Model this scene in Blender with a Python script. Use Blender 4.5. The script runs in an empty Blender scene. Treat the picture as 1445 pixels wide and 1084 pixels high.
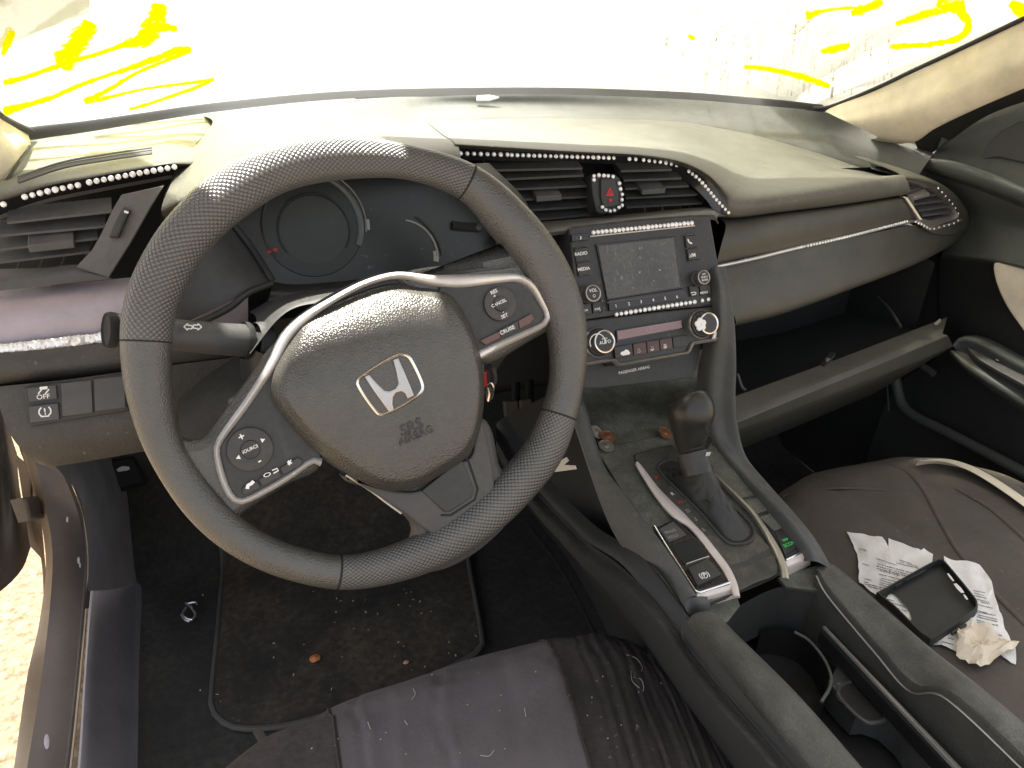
import bpy, bmesh, math, random
from mathutils import Vector as V
from mathutils.bvhtree import BVHTree
from mathutils import noise as mnoise
random.seed(7)
D = bpy.data
SC = bpy.context.scene
COL = SC.collection
R = math.radians

# ------------------------------------------------------------------ camera
# car frame: x to the right, y towards the bonnet, z up, carpet at z = 0, metres
F_PX, PW, PH = 1080.0, 1445.0, 1084.0
def cam_axes(yaw, pit, roll):
    s, c, sp, cp = math.sin(yaw), math.cos(yaw), math.sin(pit), math.cos(pit)
    f = V((s*cp, c*cp, -sp)); r0 = V((c, -s, 0)); u0 = V((s*sp, c*sp, cp))
    return f, r0*math.cos(roll)+u0*math.sin(roll), u0*math.cos(roll)-r0*math.sin(roll)
CF, CR, CU = cam_axes(R(23), R(28), R(2))
CO = V((-.45658, -.56018, .95986))
cam = D.cameras.new('camera'); cam.sensor_width = 36; cam.lens = 36*F_PX/PW
cam.clip_start = .02; cam.clip_end = 500
camo = D.objects.new('camera', cam); COL.objects.link(camo)
from mathutils import Matrix
camo.matrix_world = Matrix(((CR.x, CU.x, -CF.x, CO.x), (CR.y, CU.y, -CF.y, CO.y), (CR.z, CU.z, -CF.z, CO.z), (0, 0, 0, 1)))
SC.camera = camo

# ------------------------------------------------------------------ measuring: sight lines met with planes of the car
def ray(px, py): return CF + CR*((px-PW/2)/F_PX) + CU*((PH/2-py)/F_PX)
def ax(i, px, py, val):
    d = ray(px, py); return CO + d*((val-CO[i])/d[i])
def X(px, py, v): return ax(0, px, py, v)
def Y(px, py, v): return ax(1, px, py, v)
def Z(px, py, v): return ax(2, px, py, v)
def cx(l): return [X(*p) for p in l]
def cy(l): return [Y(*p) for p in l]
def cz(l): return [Z(*p) for p in l]
class Fr:
    def __init__(s, o, n, ex=(1, 0, 0)):
        s.o = V(o); s.n = V(n).normalized(); e = V(ex); s.ex = (e - s.n*e.dot(s.n)).normalized(); s.ey = s.n.cross(s.ex)
    def h(s, px, py, h=0.0):
        d = ray(px, py); return CO + d*((s.o + s.n*h - CO).dot(s.n)/d.dot(s.n))
    def L(s, pts, h=0.0): return [s.h(a, b, h) for a, b in pts]
    def uv(s, p): q = p - s.o; return q.dot(s.ex), q.dot(s.ey)
    def p(s, u, v, h=0.0): return s.o + s.ex*u + s.ey*v + s.n*h

# ------------------------------------------------------------------ curves
def crp(P, t, closed=False):
    n = len(P)
    if closed:
        i = int(math.floor(t)) % n; f = t - math.floor(t); a, b, c, d = P[(i-1) % n], P[i], P[(i+1) % n], P[(i+2) % n]
    else:
        t = min(max(t, 0), n-1); i = min(int(t), n-2); f = t-i
        b, c = P[i], P[i+1]
        a = P[i-1] if i > 0 else b*2-c
        d = P[i+2] if i+2 < n else c*2-b
    return .5*((2*b) + (c-a)*f + (2*a-5*b+4*c-d)*f*f + (3*b-a-3*c+d)*f**3)
def sm(P, n, closed=False):
    """n points along the smooth curve through P (by control point)"""
    P = [V(p) for p in P]; m = len(P) if closed else len(P)-1
    return [crp(P, m*i/(n if closed else n-1), closed) for i in range(n)]
def arc(P, n, closed=False):
    """n points evenly spaced along the smooth curve through P"""
    Q = sm(P, max(60, 12*len(P)), closed)
    if closed: Q = Q + [Q[0]]
    s = [0]
    for a, b in zip(Q, Q[1:]): s.append(s[-1] + (b-a).length)
    out = []; k = 0
    for i in range(n):
        t = s[-1]*i/(n if closed else n-1)
        while k < len(s)-2 and s[k+1] < t: k += 1
        w = (t-s[k])/max(s[k+1]-s[k], 1e-9); out.append(Q[k].lerp(Q[k+1], min(max(w, 0), 1)))
    return out
def inset(P, n, d):
    """outline P (in a plane of normal n) moved inwards by d"""
    n = V(n); c = sum(P, V())/len(P); m = len(P)
    A = V()
    for i in range(m): A += (P[i]-c).cross(P[(i+1) % m]-c)
    sg = 1 if A.dot(n) > 0 else -1
    out = []
    for i in range(m):
        a, b, e = P[i-1], P[i], P[(i+1) % m]
        t1 = (b-a); t2 = (e-b)
        t1 = t1.normalized() if t1.length > 1e-9 else t2.normalized()
        t2 = t2.normalized() if t2.length > 1e-9 else t1
        n1 = n.cross(t1)*sg; n2 = n.cross(t2)*sg
        k = n1+n2; q = k.length_squared
        out.append(b + (k*(2/q) if q > .5 else n1)*d)
    return out
def rrect(fr, u, v, w, h, r=0, k=4, hh=0.0, rot=0):
    """rounded rectangle centred on (u,v) in frame fr"""
    pts = []
    r = min(r, w/2-1e-5, h/2-1e-5)
    if r <= 0: pts = [(-w/2, -h/2), (w/2, -h/2), (w/2, h/2), (-w/2, h/2)]
    else:
        for cx_, cy_, a0 in ((w/2-r, -h/2+r, -90), (w/2-r, h/2-r, 0), (-w/2+r, h/2-r, 90), (-w/2+r, -h/2+r, 180)):
            for i in range(k+1):
                a = R(a0+90*i/k); pts.append((cx_+r*math.cos(a), cy_+r*math.sin(a)))
    c, s = math.cos(rot), math.sin(rot)
    return [fr.p(u+c*a-s*b, v+s*a+c*b, hh) for a, b in pts]

# ------------------------------------------------------------------ mesh builder
class MB:
    def __init__(s): s.v = []; s.f = []; s.mi = []; s.mats = []; s.uv = {}
    def m(s, mat):
        if mat not in s.mats: s.mats.append(mat)
        return s.mats.index(mat)
    def add(s, vs, fs, mat, uvs=None):
        o = len(s.v); s.v += [V(p) for p in vs]; k = s.m(mat)
        for f in fs:
            s.f.append([o+i for i in f]); s.mi.append(k)
        if uvs:
            for i, q in enumerate(uvs): s.uv[o+i] = q
        return s
    def grid(s, rows, mat, cu=False, cv=False, uvs=None, pick=None):
        nr, nc = len(rows), len(rows[0]); o = len(s.v)
        s.v += [V(p) for r in rows for p in r]
        if uvs:
            for i, q in enumerate(x for r in uvs for x in r): s.uv[o+i] = q
        k = s.m(mat)
        for i in range(nr if cv else nr-1):
            for j in range(nc if cu else nc-1):
                i2, j2 = (i+1) % nr, (j+1) % nc
                s.f.append([o+i*nc+j, o+i*nc+j2, o+i2*nc+j2, o+i2*nc+j])
                s.mi.append(s.m(pick(i/(nr-1), j/(nc-1))) if pick else k)
        return s
    def loft(s, curves, mat, nu=48, nv=20, disp=None, pick=None, lin=False):
        """surface through curves (rows of control points), smooth both ways"""
        same = len(set(len(c) for c in curves)) == 1
        C = [(sm(c, nu) if same else arc(c, nu)) for c in curves]
        rows = []
        for i in range(nv):
            t = (len(C)-1)*i/(nv-1)
            if lin:
                k = min(int(t), len(C)-2); rows.append([C[k][j].lerp(C[k+1][j], t-k) for j in range(nu)])
            else: rows.append([crp([c[j] for c in C], t) for j in range(nu)])
        if disp:
            N = []
            for i in range(nv):
                for j in range(nu):
                    a = rows[min(i+1, nv-1)][j]-rows[max(i-1, 0)][j]; b = rows[i][min(j+1, nu-1)]-rows[i][max(j-1, 0)]
                    q = b.cross(a); q = q.normalized() if q.length > 1e-12 else V((0, 0, 1))
                    if q.z < 0: q = -q
                    N.append(q)
            rows = [[rows[i][j] + N[i*nu+j]*disp(i/(nv-1), j/(nu-1)) for j in range(nu)] for i in range(nv)]
        s.grid(rows, mat, pick=pick); s.rows = rows
        return s
    def prism(s, P, n, h, mat, bev=0.0, side=None, back=False):
        n = V(n).normalized(); m = len(P); sg = 1 if h > 0 else -1
        if bev > 0:
            rings = [P, [p+n*(h-sg*bev) for p in P], [p+n*(h-sg*bev*.3) for p in inset(P, n, bev*.3)], [p+n*h for p in inset(P, n, bev)]]
        else: rings = [P, [p+n*h for p in P]]
        vs = [p for r in rings for p in r]; fs = []
        for k in range(len(rings)-1):
            for i in range(m): fs.append([k*m+i, k*m+(i+1) % m, (k+1)*m+(i+1) % m, (k+1)*m+i])
        s.add(vs, fs, side or mat)
        s.add(rings[-1], [list(range(m))], mat)
        if back: s.add(P, [list(range(m))[::-1]], mat)
        return s
    def dome(s, P, n, prof, mat):
        """closed cushion: rings of the outline drawn in to its centre (scale, height)"""
        n = V(n).normalized(); c = sum(P, V())/len(P); m = len(P); o = len(s.v)
        for sc, h in prof: s.v += [c+(p-c)*sc+n*h for p in P]
        k = s.m(mat); L = len(prof)
        for a in range(L-1):
            for i in range(m): s.f.append([o+a*m+i, o+a*m+(i+1) % m, o+(a+1)*m+(i+1) % m, o+(a+1)*m+i]); s.mi.append(k)
        s.v.append(c+n*(prof[-1][1])); e = len(s.v)-1
        for i in range(m): s.f.append([o+(L-1)*m+i, o+(L-1)*m+(i+1) % m, e]); s.mi.append(k)
        return s
    def box(s, c, a, b, d, mat):
        """box about c with half-edge vectors a, b, d"""
        c, a, b, d = V(c), V(a), V(b), V(d)
        vs = [c+a*i+b*j+d*k for i in (-1, 1) for j in (-1, 1) for k in (-1, 1)]
        return s.add(vs, [(0, 1, 3, 2), (4, 6, 7, 5), (0, 4, 5, 1), (2, 3, 7, 6), (0, 2, 6, 4), (1, 5, 7, 3)], mat)
    def tube(s, P, r, mat, n=10, closed=False, cap=True, flat=1.0, ref=None):
        """tube along P; flat squeezes it along ref"""
        m = len(P); rr = r if isinstance(r, (list, tuple)) else [r]*m
        rows = []; prev = None
        for i in range(m):
            if closed: t = P[(i+1) % m]-P[i-1]
            else: t = P[min(i+1, m-1)]-P[max(i-1, 0)]
            t = t.normalized() if t.length > 1e-9 else V((0, 0, 1))
            if ref is not None: b = V(ref)
            elif prev is None: b = V((0, 0, 1)) if abs(t.z) < .9 else V((0, 1, 0))
            else: b = prev
            b = (b - t*b.dot(t)).normalized(); prev = b; a = t.cross(b)
            rows.append([P[i] + a*(rr[i]*math.cos(2*math.pi*k/n)) + b*(rr[i]*flat*math.sin(2*math.pi*k/n)) for k in range(n)])
        o = len(s.v); s.grid(rows, mat, cu=True, cv=closed)
        if cap and not closed:
            k = s.m(mat)
            s.f.append([o+i for i in range(n)]); s.mi.append(k)
            s.f.append([o+(m-1)*n+i for i in range(n)][::-1]); s.mi.append(k)
        return s
    def lathe(s, o, n, prof, mat, seg=28, ex=None, cap=True):
        """profile of (radius, height) turned about axis n at o"""
        n = V(n).normalized(); e = V(ex) if ex is not None else (V((1, 0, 0)) if abs(n.x) < .8 else V((0, 1, 0)))
        e = (e-n*e.dot(n)).normalized(); g = n.cross(e)
        rows = [[V(o)+n*h+(e*math.cos(2*math.pi*k/seg)+g*math.sin(2*math.pi*k/seg))*r for k in range(seg)] for r, h in prof]
        ob = len(s.v); s.grid(rows, mat, cu=True)
        if cap and prof[-1][0] > 1e-6: s.f.append([ob+(len(prof)-1)*seg+k for k in range(seg)]); s.mi.append(s.m(mat))
        return s
    def ribbon(s, P, w, n, h, mat):
        """raised strip of widths w lying along P on a plane of normal n"""
        n = V(n).normalized(); m = len(P); ww = w if isinstance(w, (list, tuple)) else [w]*m; rows = []
        for i in range(m):
            t = (P[min(i+1, m-1)]-P[max(i-1, 0)]).normalized(); a = n.cross(t).normalized()
            q = ww[i]/2
            rows.append([P[i]+a*(q*x)+n*(h*y) for x, y in ((-1, 0), (-1, .6), (-.6, .95), (0, 1.1), (.6, .95), (1, .6), (1, 0))])
        o = len(s.v); s.grid(rows, mat); k = s.m(mat)
        s.f.append([o+i for i in range(7)]); s.mi.append(k); s.f.append([o+(m-1)*7+i for i in range(7)][::-1]); s.mi.append(k)
        return s
    def ring(s, outer, inner, n, h, mat):
        n = V(n).normalized(); m = len(outer)
        mid = [a.lerp(b, .5)+n*h for a, b in zip(outer, inner)]
        o1 = [a.lerp(b, .12)+n*h*.8 for a, b in zip(outer, inner)]; i1 = [a.lerp(b, .88)+n*h*.8 for a, b in zip(outer, inner)]
        return s.grid([outer, o1, mid, i1, inner], mat, cu=True)
    def text(s, body, o, ex, ey, size, mat, align='CENTER', bold=0.0, shear=0.0):
        c = D.curves.new('t', 'FONT'); c.body = body; c.size = size; c.align_x = align; c.align_y = 'CENTER'; c.offset = bold*size; c.resolution_u = 3; c.shear = shear
        ob = D.objects.new('t', c); me = ob.to_mesh()
        o, ex, ey = V(o), V(ex).normalized(), V(ey).normalized()
        s.add([o+ex*v.co.x+ey*v.co.y for v in me.vertices], [list(p.vertices) for p in me.polygons], mat)
        ob.to_mesh_clear(); D.objects.remove(ob); D.curves.remove(c)
        return s
    def build(s, name, parent=None, loc=None, sharp=40, bevel=0, subd=0, solid=0, **tags):
        if parent is None:
            if loc is None:
                n = len(s.v); loc = V((sum(p.x for p in s.v)/n, sum(p.y for p in s.v)/n, min(p.z for p in s.v)))
            base = V(loc)
        else: base = V(parent['base'])
        me = D.meshes.new(name); me.from_pydata([p-base for p in s.v], [], s.f)
        for m_ in s.mats: me.materials.append(m_)
        for p, k in zip(me.polygons, s.mi): p.material_index = k; p.use_smooth = True
        if s.uv:
            uvl = me.uv_layers.new(name='UVMap')
            for l in me.loops:
                if l.vertex_index in s.uv: uvl.data[l.index].uv = s.uv[l.vertex_index]
        me.validate()
        bm = bmesh.new(); bm.from_mesh(me); bmesh.ops.recalc_face_normals(bm, faces=bm.faces); bm.to_mesh(me); bm.free()
        me.set_sharp_from_angle(angle=R(sharp))
        o = D.objects.new(name, me); COL.objects.link(o)
        if parent is None: o.location = base
        else: o.parent = parent
        o['base'] = list(base)
        if solid:
            md = o.modifiers.new('thickness', 'SOLIDIFY'); md.thickness = solid; md.offset = 0
        if bevel:
            md = o.modifiers.new('edges', 'BEVEL'); md.width = bevel; md.segments = 2; md.limit_method = 'ANGLE'; md.angle_limit = R(35)
        if subd:
            md = o.modifiers.new('smooth', 'SUBSURF'); md.levels = subd; md.render_levels = subd
        tag(o, **tags)
        return o
def tag(o, label=None, cat=None, group=None, kind=None):
    if label: o['label'] = label
    if cat: o['category'] = cat
    if group: o['group'] = group
    if kind: o['kind'] = kind
    return o
def thing(name, loc, label, cat, group=None):
    o = D.objects.new(name, None); COL.objects.link(o); o.location = V(loc); o['base'] = list(V(loc)); o.empty_display_size = .02
    return tag(o, label, cat, group)
def copy(o, parent=None, loc=None):
    c = o.copy(); COL.objects.link(c)
    if parent: c.parent = parent
    if loc is not None: c.location = loc
    return c

# ------------------------------------------------------------------ materials
def M(name, col, rough=.55, metal=0.0, grain=0.0, gs=450, dust=0.0, dustcol=(.30, .27, .20), ds=9, var=.18, vs=14, spec=.5, coat=0, specks=0.0, voro=False, scratch=0, spcol=(.5, .46, .38), dlo=.28, dhi=.72):
    m = D.materials.new(name); m.use_nodes = True; nt = m.node_tree; N = nt.nodes; L = nt.links
    b = N['Principled BSDF']; b.inputs['Roughness'].default_value = rough; b.inputs['Metallic'].default_value = metal
    b.inputs['Specular IOR Level'].default_value = spec
    if coat: b.inputs['Coat Weight'].default_value = coat; b.inputs['Coat Roughness'].default_value = .08
    tc = N.new('ShaderNodeTexCoord'); co = tc.outputs['Object']
    def noise(scale, det=4, rg=.55):
        n = N.new('ShaderNodeTexNoise'); n.inputs['Scale'].default_value = scale; n.inputs['Detail'].default_value = det; n.inputs['Roughness'].default_value = rg
        L.new(co, n.inputs['Vector']); return n.outputs['Fac']
    def math_(op, a, c=None, cl=False):
        n = N.new('ShaderNodeMath'); n.operation = op; n.use_clamp = cl
        for i, x in enumerate((a, c)):
            if x is None: continue
            if isinstance(x, (int, float)): n.inputs[i].default_value = x
            else: L.new(x, n.inputs[i])
        return n.outputs[0]
    def ramp(x, a, c): # 0 at a, 1 at c
        n = N.new('ShaderNodeMapRange'); n.inputs[1].default_value = a; n.inputs[2].default_value = c; L.new(x, n.inputs[0]); return n.outputs[0]
    def mix(fac, a, c):
        n = N.new('ShaderNodeMix'); n.data_type = 'RGBA'
        if isinstance(fac, (int, float)): n.inputs[0].default_value = fac
        else: L.new(fac, n.inputs[0])
        for i, x in ((6, a), (7, c)):
            if isinstance(x, tuple): n.inputs[i].default_value = (*x[:3], 1)
            else: L.new(x, n.inputs[i])
        return n.outputs[2]
    k = 1-var; q = 1+var
    c = mix(ramp(noise(vs, 6, .62), .3, .7), tuple(x*k for x in col), tuple(min(1, x*q) for x in col))
    rgh = None
    if dust:
        up = N.new('ShaderNodeSeparateXYZ'); g = N.new('ShaderNodeNewGeometry'); L.new(g.outputs['Normal'], up.inputs[0])
        u = math_('ADD', math_('MULTIPLY', math_('MAXIMUM', up.outputs[2], 0.0), .75), .25)
        f = math_('MULTIPLY', math_('MULTIPLY', ramp(noise(ds, 8, .7), dlo, dhi), u), dust, True)
        f2 = math_('MULTIPLY', f, ramp(noise(ds*16, 5, .7), .15, .65))
        c = mix(f2, c, dustcol)
        rgh = math_('ADD', math_('MULTIPLY', f2, .35), rough, True)
        L.new(rgh, b.inputs['Roughness'])
    if specks:
        f = math_('MULTIPLY', ramp(noise(160, 2, .5), .70, .76), specks)
        c = mix(f, c, spcol)
        f = math_('MULTIPLY', ramp(noise(42, 3, .6), .72, .80), specks*.7)
        c = mix(f, c, spcol)
    if scratch:
        mp = N.new('ShaderNodeMapping'); mp.inputs['Scale'].default_value = (900, 60, 60); mp.inputs['Rotation'].default_value = (.3, .5, .9); L.new(co, mp.inputs[0])
        n = N.new('ShaderNodeTexNoise'); n.inputs['Scale'].default_value = 1; n.inputs['Detail'].default_value = 3; L.new(mp.outputs[0], n.inputs['Vector'])
        c = mix(math_('MULTIPLY', ramp(n.outputs['Fac'], .66, .74), scratch), c, (.6, .58, .52))
    L.new(c, b.inputs['Base Color'])
    if grain:
        bp = N.new('ShaderNodeBump'); bp.inputs['Strength'].default_value = grain; bp.inputs['Distance'].default_value = .001
        if voro:
            n = N.new('ShaderNodeTexVoronoi'); n.inputs['Scale'].default_value = gs; L.new(co, n.inputs['Vector']); L.new(n.outputs['Distance'], bp.inputs['Height'])
        else: L.new(noise(gs, 3, .6), bp.inputs['Height'])
        L.new(bp.outputs[0], b.inputs['Normal'])
    m.diffuse_color = (*col, 1)
    return m
# ------------------------------------------------------------------ material set
m_pad = M('dusty_soft_plastic', (.050, .049, .042), .46, grain=.35, gs=500, dust=.75, dustcol=(.30, .295, .245), ds=30, specks=.2, var=.06, dlo=.08, dhi=.8)
m_strip = M('defroster_plastic', (.050, .056, .058), .55, grain=.25, gs=500, dust=.45, dustcol=(.34, .34, .30), ds=40, var=.06, dlo=-.1, dhi=.8)
m_gasket = M('black_gasket', (.012, .013, .015), .6)
m_dark = M('dark_plastic', (.022, .023, .024), .5, grain=.15, gs=500, dust=.25, dustcol=(.2, .19, .16))
m_blk = M('black_void', (.011, .012, .012), .8)
m_gray = M('gray_plastic', (.055, .056, .060), .5, grain=.2, gs=600, dust=.3, dustcol=(.25, .23, .2))
m_lower = M('lower_dash_plastic', (.040, .038, .036), .55, grain=.5, gs=380, dust=.35, dustcol=(.24, .2, .16), specks=.15)
m_trimL = M('satin_purple_gray_trim', (.40, .345, .38), .42, metal=.35, grain=.15, gs=300, dust=.4, dustcol=(.3, .26, .26), specks=.25, spcol=(.05, .04, .04))
m_trimR = M('satin_olive_trim', (.054, .055, .047), .48, metal=.2, grain=.15, gs=300, dust=.22, ds=22, dustcol=(.28, .25, .18), specks=.12, spcol=(.04, .04, .03))
m_gloss = M('gloss_black', (.010, .010, .012), .18, dust=.12, dustcol=(.3, .28, .25), spec=.6)
m_panel = M('unit_face_plastic', (.018, .019, .020), .42, dust=.22, dustcol=(.26, .25, .22), ds=14, specks=.12)
m_chrome = M('worn_chrome', (.80, .78, .76), .2, metal=1, dust=.1, dustcol=(.45, .43, .4), ds=20)
m_satin = M('satin_silver', (.52, .50, .48), .35, metal=.85, dust=.25, dustcol=(.4, .36, .3), ds=20)
m_white = M('white_print', (.8, .8, .78), .6, var=.05)
m_red = M('red_print', (.6, .03, .03), .5, var=.05)
m_green = M('green_print', (.05, .6, .12), .5, var=.05)
m_gem = M('rhinestone_glass', (.86, .86, .86), .12, metal=.35, spec=.8, var=.04)
m_beige = M('beige_trim_fabric', (.68, .61, .48), .75, grain=.4, gs=420, dust=.2, dustcol=(.5, .42, .3))
m_screen = M('dead_screen', (.050, .050, .048), .16, dust=.5, dustcol=(.3, .3, .28), ds=20, scratch=.25, specks=.5, spcol=(.6, .6, .55))

# ------------------------------------------------------------------ dashboard
def dist_pts(P, n): return arc(P, n)
dash = thing('dashboard', (0, .3, .5), 'dusty black car dashboard with curved top pad, running the full width under the windshield', 'dashboard')

# top pad on the passenger side, over the middle vents and ending in a drooping front lip
B0 = cy([(600,170,.62),(740,167,.66),(860,168,.65),(960,172,.62),(1020,182,.6),(1070,192,.57),(1110,203,.54),(1160,218,.50),(1215,237,.44),(1272,256,.36)])
B1 = cy([(622,188,.42),(770,189,.45),(880,192,.45),(960,200,.43),(1010,212,.41),(1050,226,.39),(1085,234,.375),(1140,238,.365),(1205,244,.36),(1274,252,.335)])
B2 = cy([(640,200,.25),(800,209,.262),(900,214,.262),(960,223,.252),(1000,240,.24),(1030,262,.228),(1052,272,.222),(1120,268,.225),(1200,258,.25),(1276,247,.30)])
B3 = cy([(640,208,.24),(800,217,.25),(900,222,.25),(960,233,.24),(998,252,.225),(1020,280,.21),(1033,303,.2),(1110,296,.21),(1200,285,.24),(1284,272,.285)])
B4 = [p+V((0,.03,-.012)) for p in B3]
MB().loft([B0, B1, B2, B3, B4], m_pad, 90, 40).build('top_pad', dash)
# driver's side pad and the hood over the instruments
A0 = cy([(38,198,.5),(100,190,.53),(170,179,.57),(240,168,.61),(300,160,.64),(345,158,.675)])
A1 = cy([(15,236,.35),(80,226,.38),(150,212,.42),(215,198,.455),(275,186,.50),(330,184,.54)])
A2 = cy([(-10,267,.225),(60,251,.235),(125,239,.245),(190,228,.255),(250,216,.29),(315,212,.36)])
A3 = cy([(-12,286,.2),(68,262,.205),(130,250,.209),(190,239,.213),(243,230,.22),(300,232,.28)])
MB().loft([A0, A1, A2, A3, [p+V((0,.03,-.012)) for p in A3]], m_pad, 60, 36).build('side_top_pad', dash)
Hm = cy([(285,163,.632),(340,155,.655),(400,149.5,.675),(460,145,.695),(520,143,.71),(570,147,.74),(612,155,.755)])
H0 = cy([(300,174,.47),(340,166,.48),(400,163,.5),(460,162,.53),(520,167,.57),(570,171,.6),(608,170,.62)])
H1 = cy([(262,222,.3),(318,199,.31),(390,188,.33),(460,186,.35),(540,187,.38),(590,189,.39),(628,190,.42)])
H2 = cy([(240,262,.2),(300,230,.19),(380,210,.2),(460,204,.21),(540,202,.22),(600,203,.23),(645,202,.25)])
H3 = cy([(228,293,.14),(290,262,.13),(350,238,.13),(430,224,.14),(520,218,.155),(600,222,.18),(650,232,.2)])
H4 = [p+V((0,.012,-.014)) for p in H3]
MB().loft([Hm, H0, H1, H2, H3, H4], m_pad, 60, 44).build('instrument_hood', dash)
HS = cy([(300,178,.47),(258,224,.31),(236,264,.205),(228,294,.142)])
HSb = [p+V((.0,.02,-.06)) for p in HS]
MB().loft([HS, HSb], m_pad, 20, 4).build('hood_side', dash)
# gasket along the glass and the defroster strip behind the pads
G0 = cy([(38,184,.5),(120,173,.56),(200,161,.61),(320,144,.68),(480,129,.74),(640,124,.77),(800,124,.78),(960,130,.75),(1060,139,.69),(1164,151,.56)])
G1 = cy([(40,198,.495),(120,187,.55),(200,174,.6),(320,156,.665),(480,140,.725),(640,135,.755),(800,134,.765),(960,140,.735),(1060,148,.68),(1172,159,.55)])
MB().loft([[p+V((0,.01,.004)) for p in G0], G0, G1], m_gasket, 70, 10).build('glass_gasket', dash)
S1 = cy([(520,150,.70),(560,156,.70),(640,151,.735),(800,153,.745),(960,160,.70),(1060,168,.645),(1160,185,.55),(1240,205,.46),(1312,224,.37)])
S0 = cy([(500,138.5,.735),(560,136,.745),(640,135,.755),(800,134,.765),(960,140,.735),(1060,148,.68),(1172,160,.552),(1245,188,.49),(1320,214,.41)])
S2 = cy([(540,172,.66),(570,173,.655),(640,169,.65),(800,168,.665),(960,174,.63),(1060,192,.585),(1160,220,.51),(1240,242,.42),(1290,256,.36)])
MB().loft([S0, S1, S2, [p+V((0,.02,-.03)) for p in S2]], m_strip, 80, 30).build('defroster_strip', dash)
# the little side demister outlets
for q in ([(27,255,.245),(90,234,.265),(150,223,.28),(215,213,.30)], [(1228,232,.40),(1255,240,.38),(1280,248,.36),(1303,258,.34)]):
    ob = MB()
    for k in range(4):
        c = cy([(a, b+k*4.0*(1-.1*k), y-.014*k+.012) for a, b, y in q]); c = [p+V((0,0,.003)) for p in c]
        ob.ribbon(sm(c, 24), .0028, (0, -.3, 1), .0012, m_gray if k % 2 else m_strip)
    ob.build('side_demister', dash)

# --- middle vents: dark hollow, gloss frame, slats, hazard pod
T = cy([(640,226,.245),(760,228,.252),(850,231,.257),(905,234,.257),(945,242,.25),(976,262,.236),(998,284,.22),(1012,306,.208)])
B3t = cy([(640,209,.24),(760,214,.248),(850,219,.251),(905,223,.25),(960,234,.24),(998,253,.225),(1020,281,.21),(1032,304,.2)])
MB().loft([B3t, T, [p+V((0,.05,-.004)) for p in T]], m_gloss, 60, 9, lin=True).build('vent_surround', dash)
MB().loft([cy([(655,215,.32),(760,222,.32),(860,225,.32),(960,232,.32),(1030,300,.3)]), cy([(660,330,.3),(760,335,.3),(860,325,.3),(960,312,.3),(1030,305,.29)])], m_blk, 20, 4).build('vent_hollow', dash)
def slat(mb, p1, p2, y1, y2, mat, dep=.016, th=.0012, sl=-.35):
    a, b = Y(*p1, y1), Y(*p2, y2)
    mb.box((a+b)/2+V((0, dep, -dep*sl)), (b-a)/2, V((0, dep, -dep*sl)), V((0, .1*th, th)), mat)
v = thing('air_vent', Y(770, 270, .26), 'black slatted air vent left of the hazard switch, half behind the steering wheel', 'air vent', 'air vents of the dashboard')
for a, b in (((690,241),(822,238)), ((700,254),(824,248)), ((712,268),(828,263)), ((722,283),(831,278)), ((735,298),(836,291)), ((750,311),(838,303))):
    mb = MB(); slat(mb, a, b, .245, .24, m_dark); mb.build('slat', v)
mb = MB(); slat(mb, (757,281.5), (793,279), .236, .236, m_gray, .010, .0032); mb.build('aim_tab', v, bevel=.0008)
for q in (700, 740, 780, 815):
    a, b = Y(q, 236, .275), Y(q+8, 306, .27); mb = MB(); mb.box((a+b)/2, (a-b)/2, (.0008, 0, 0), (0, .01, 0), m_dark); mb.build('vane', v)
v = thing('air_vent', Y(930, 270, .26), 'black slatted air vent right of the hazard switch under the rhinestone arch', 'air vent', 'air vents of the dashboard')
for a, b in (((876,242),(948,240)), ((880,255),(962,252)), ((882,267),(972,263)), ((883,280),(984,275)), ((884,293),(992,287))):
    mb = MB(); slat(mb, a, b, .242, .235, m_dark); mb.build('slat', v)
mb = MB(); slat(mb, (906,272), (939,269.5), .232, .23, m_gray, .010, .003); mb.build('aim_tab', v, bevel=.0008)
for q in (895, 920, 945, 968):
    a, b = Y(q, 240, .275), Y(q+10, 296, .268); mb = MB(); mb.box((a+b)/2, (a-b)/2, (.0008, 0, 0), (0, .01, 0), m_dark); mb.build('vane', v)
# hazard pod
FH = Fr(Y(858, 272, .222), (-.12, -1, .35))
hz = thing('hazard_switch', FH.o, 'small black hazard light switch with a red triangle, ringed with rhinestones between the middle vents', 'switch')
P = FH.L([(833,250),(838,246),(868,245),(876,252),(880,270),(880,288),(873,299),(848,303),(841,298),(836,275)])
MB().prism([p-FH.n*.04 for p in P], FH.n, .04, m_dark, .003).build('housing', hz)
P = FH.L([(846,253),(866,252),(871,268),(872,288),(868,292),(850,294),(846,278)], .0)
mb = MB(); mb.prism(P, FH.n, .004, m_dark, .0015)
tri = lambda s_: [FH.h(860.5+s_*a, 271+s_*b, .0046) for a, b in ((0, -7), (6, 5.5), (-6, 5.5))]
mb.ring(tri(1), tri(.62), FH.n, .0003, m_red); mb.ring(tri(.5), tri(.2), FH.n, .0003, m_red)
mb.build('button', hz)
mb = MB(); mb.lathe(FH.h(861, 283, .004), FH.n, [(.0022, 0), (.002, .0012), (.001, .0018), (0, .0019)], m_red, 12); mb.build('warning_lamp', hz)
# ledge under the vents
MB().loft([cy([(690,318,.245),(780,312,.235),(880,303,.235),(990,293,.225),(1020,300,.21)]), cy([(700,332,.2),(782,324,.175),(880,312,.172),(995,300,.17),(1012,306,.17)]), cy([(700,345,.19),(784,332,.172),(880,322,.17),(995,310,.168),(1014,316,.168)])], m_strip, 40, 10).build('centre_ledge', dash)

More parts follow.
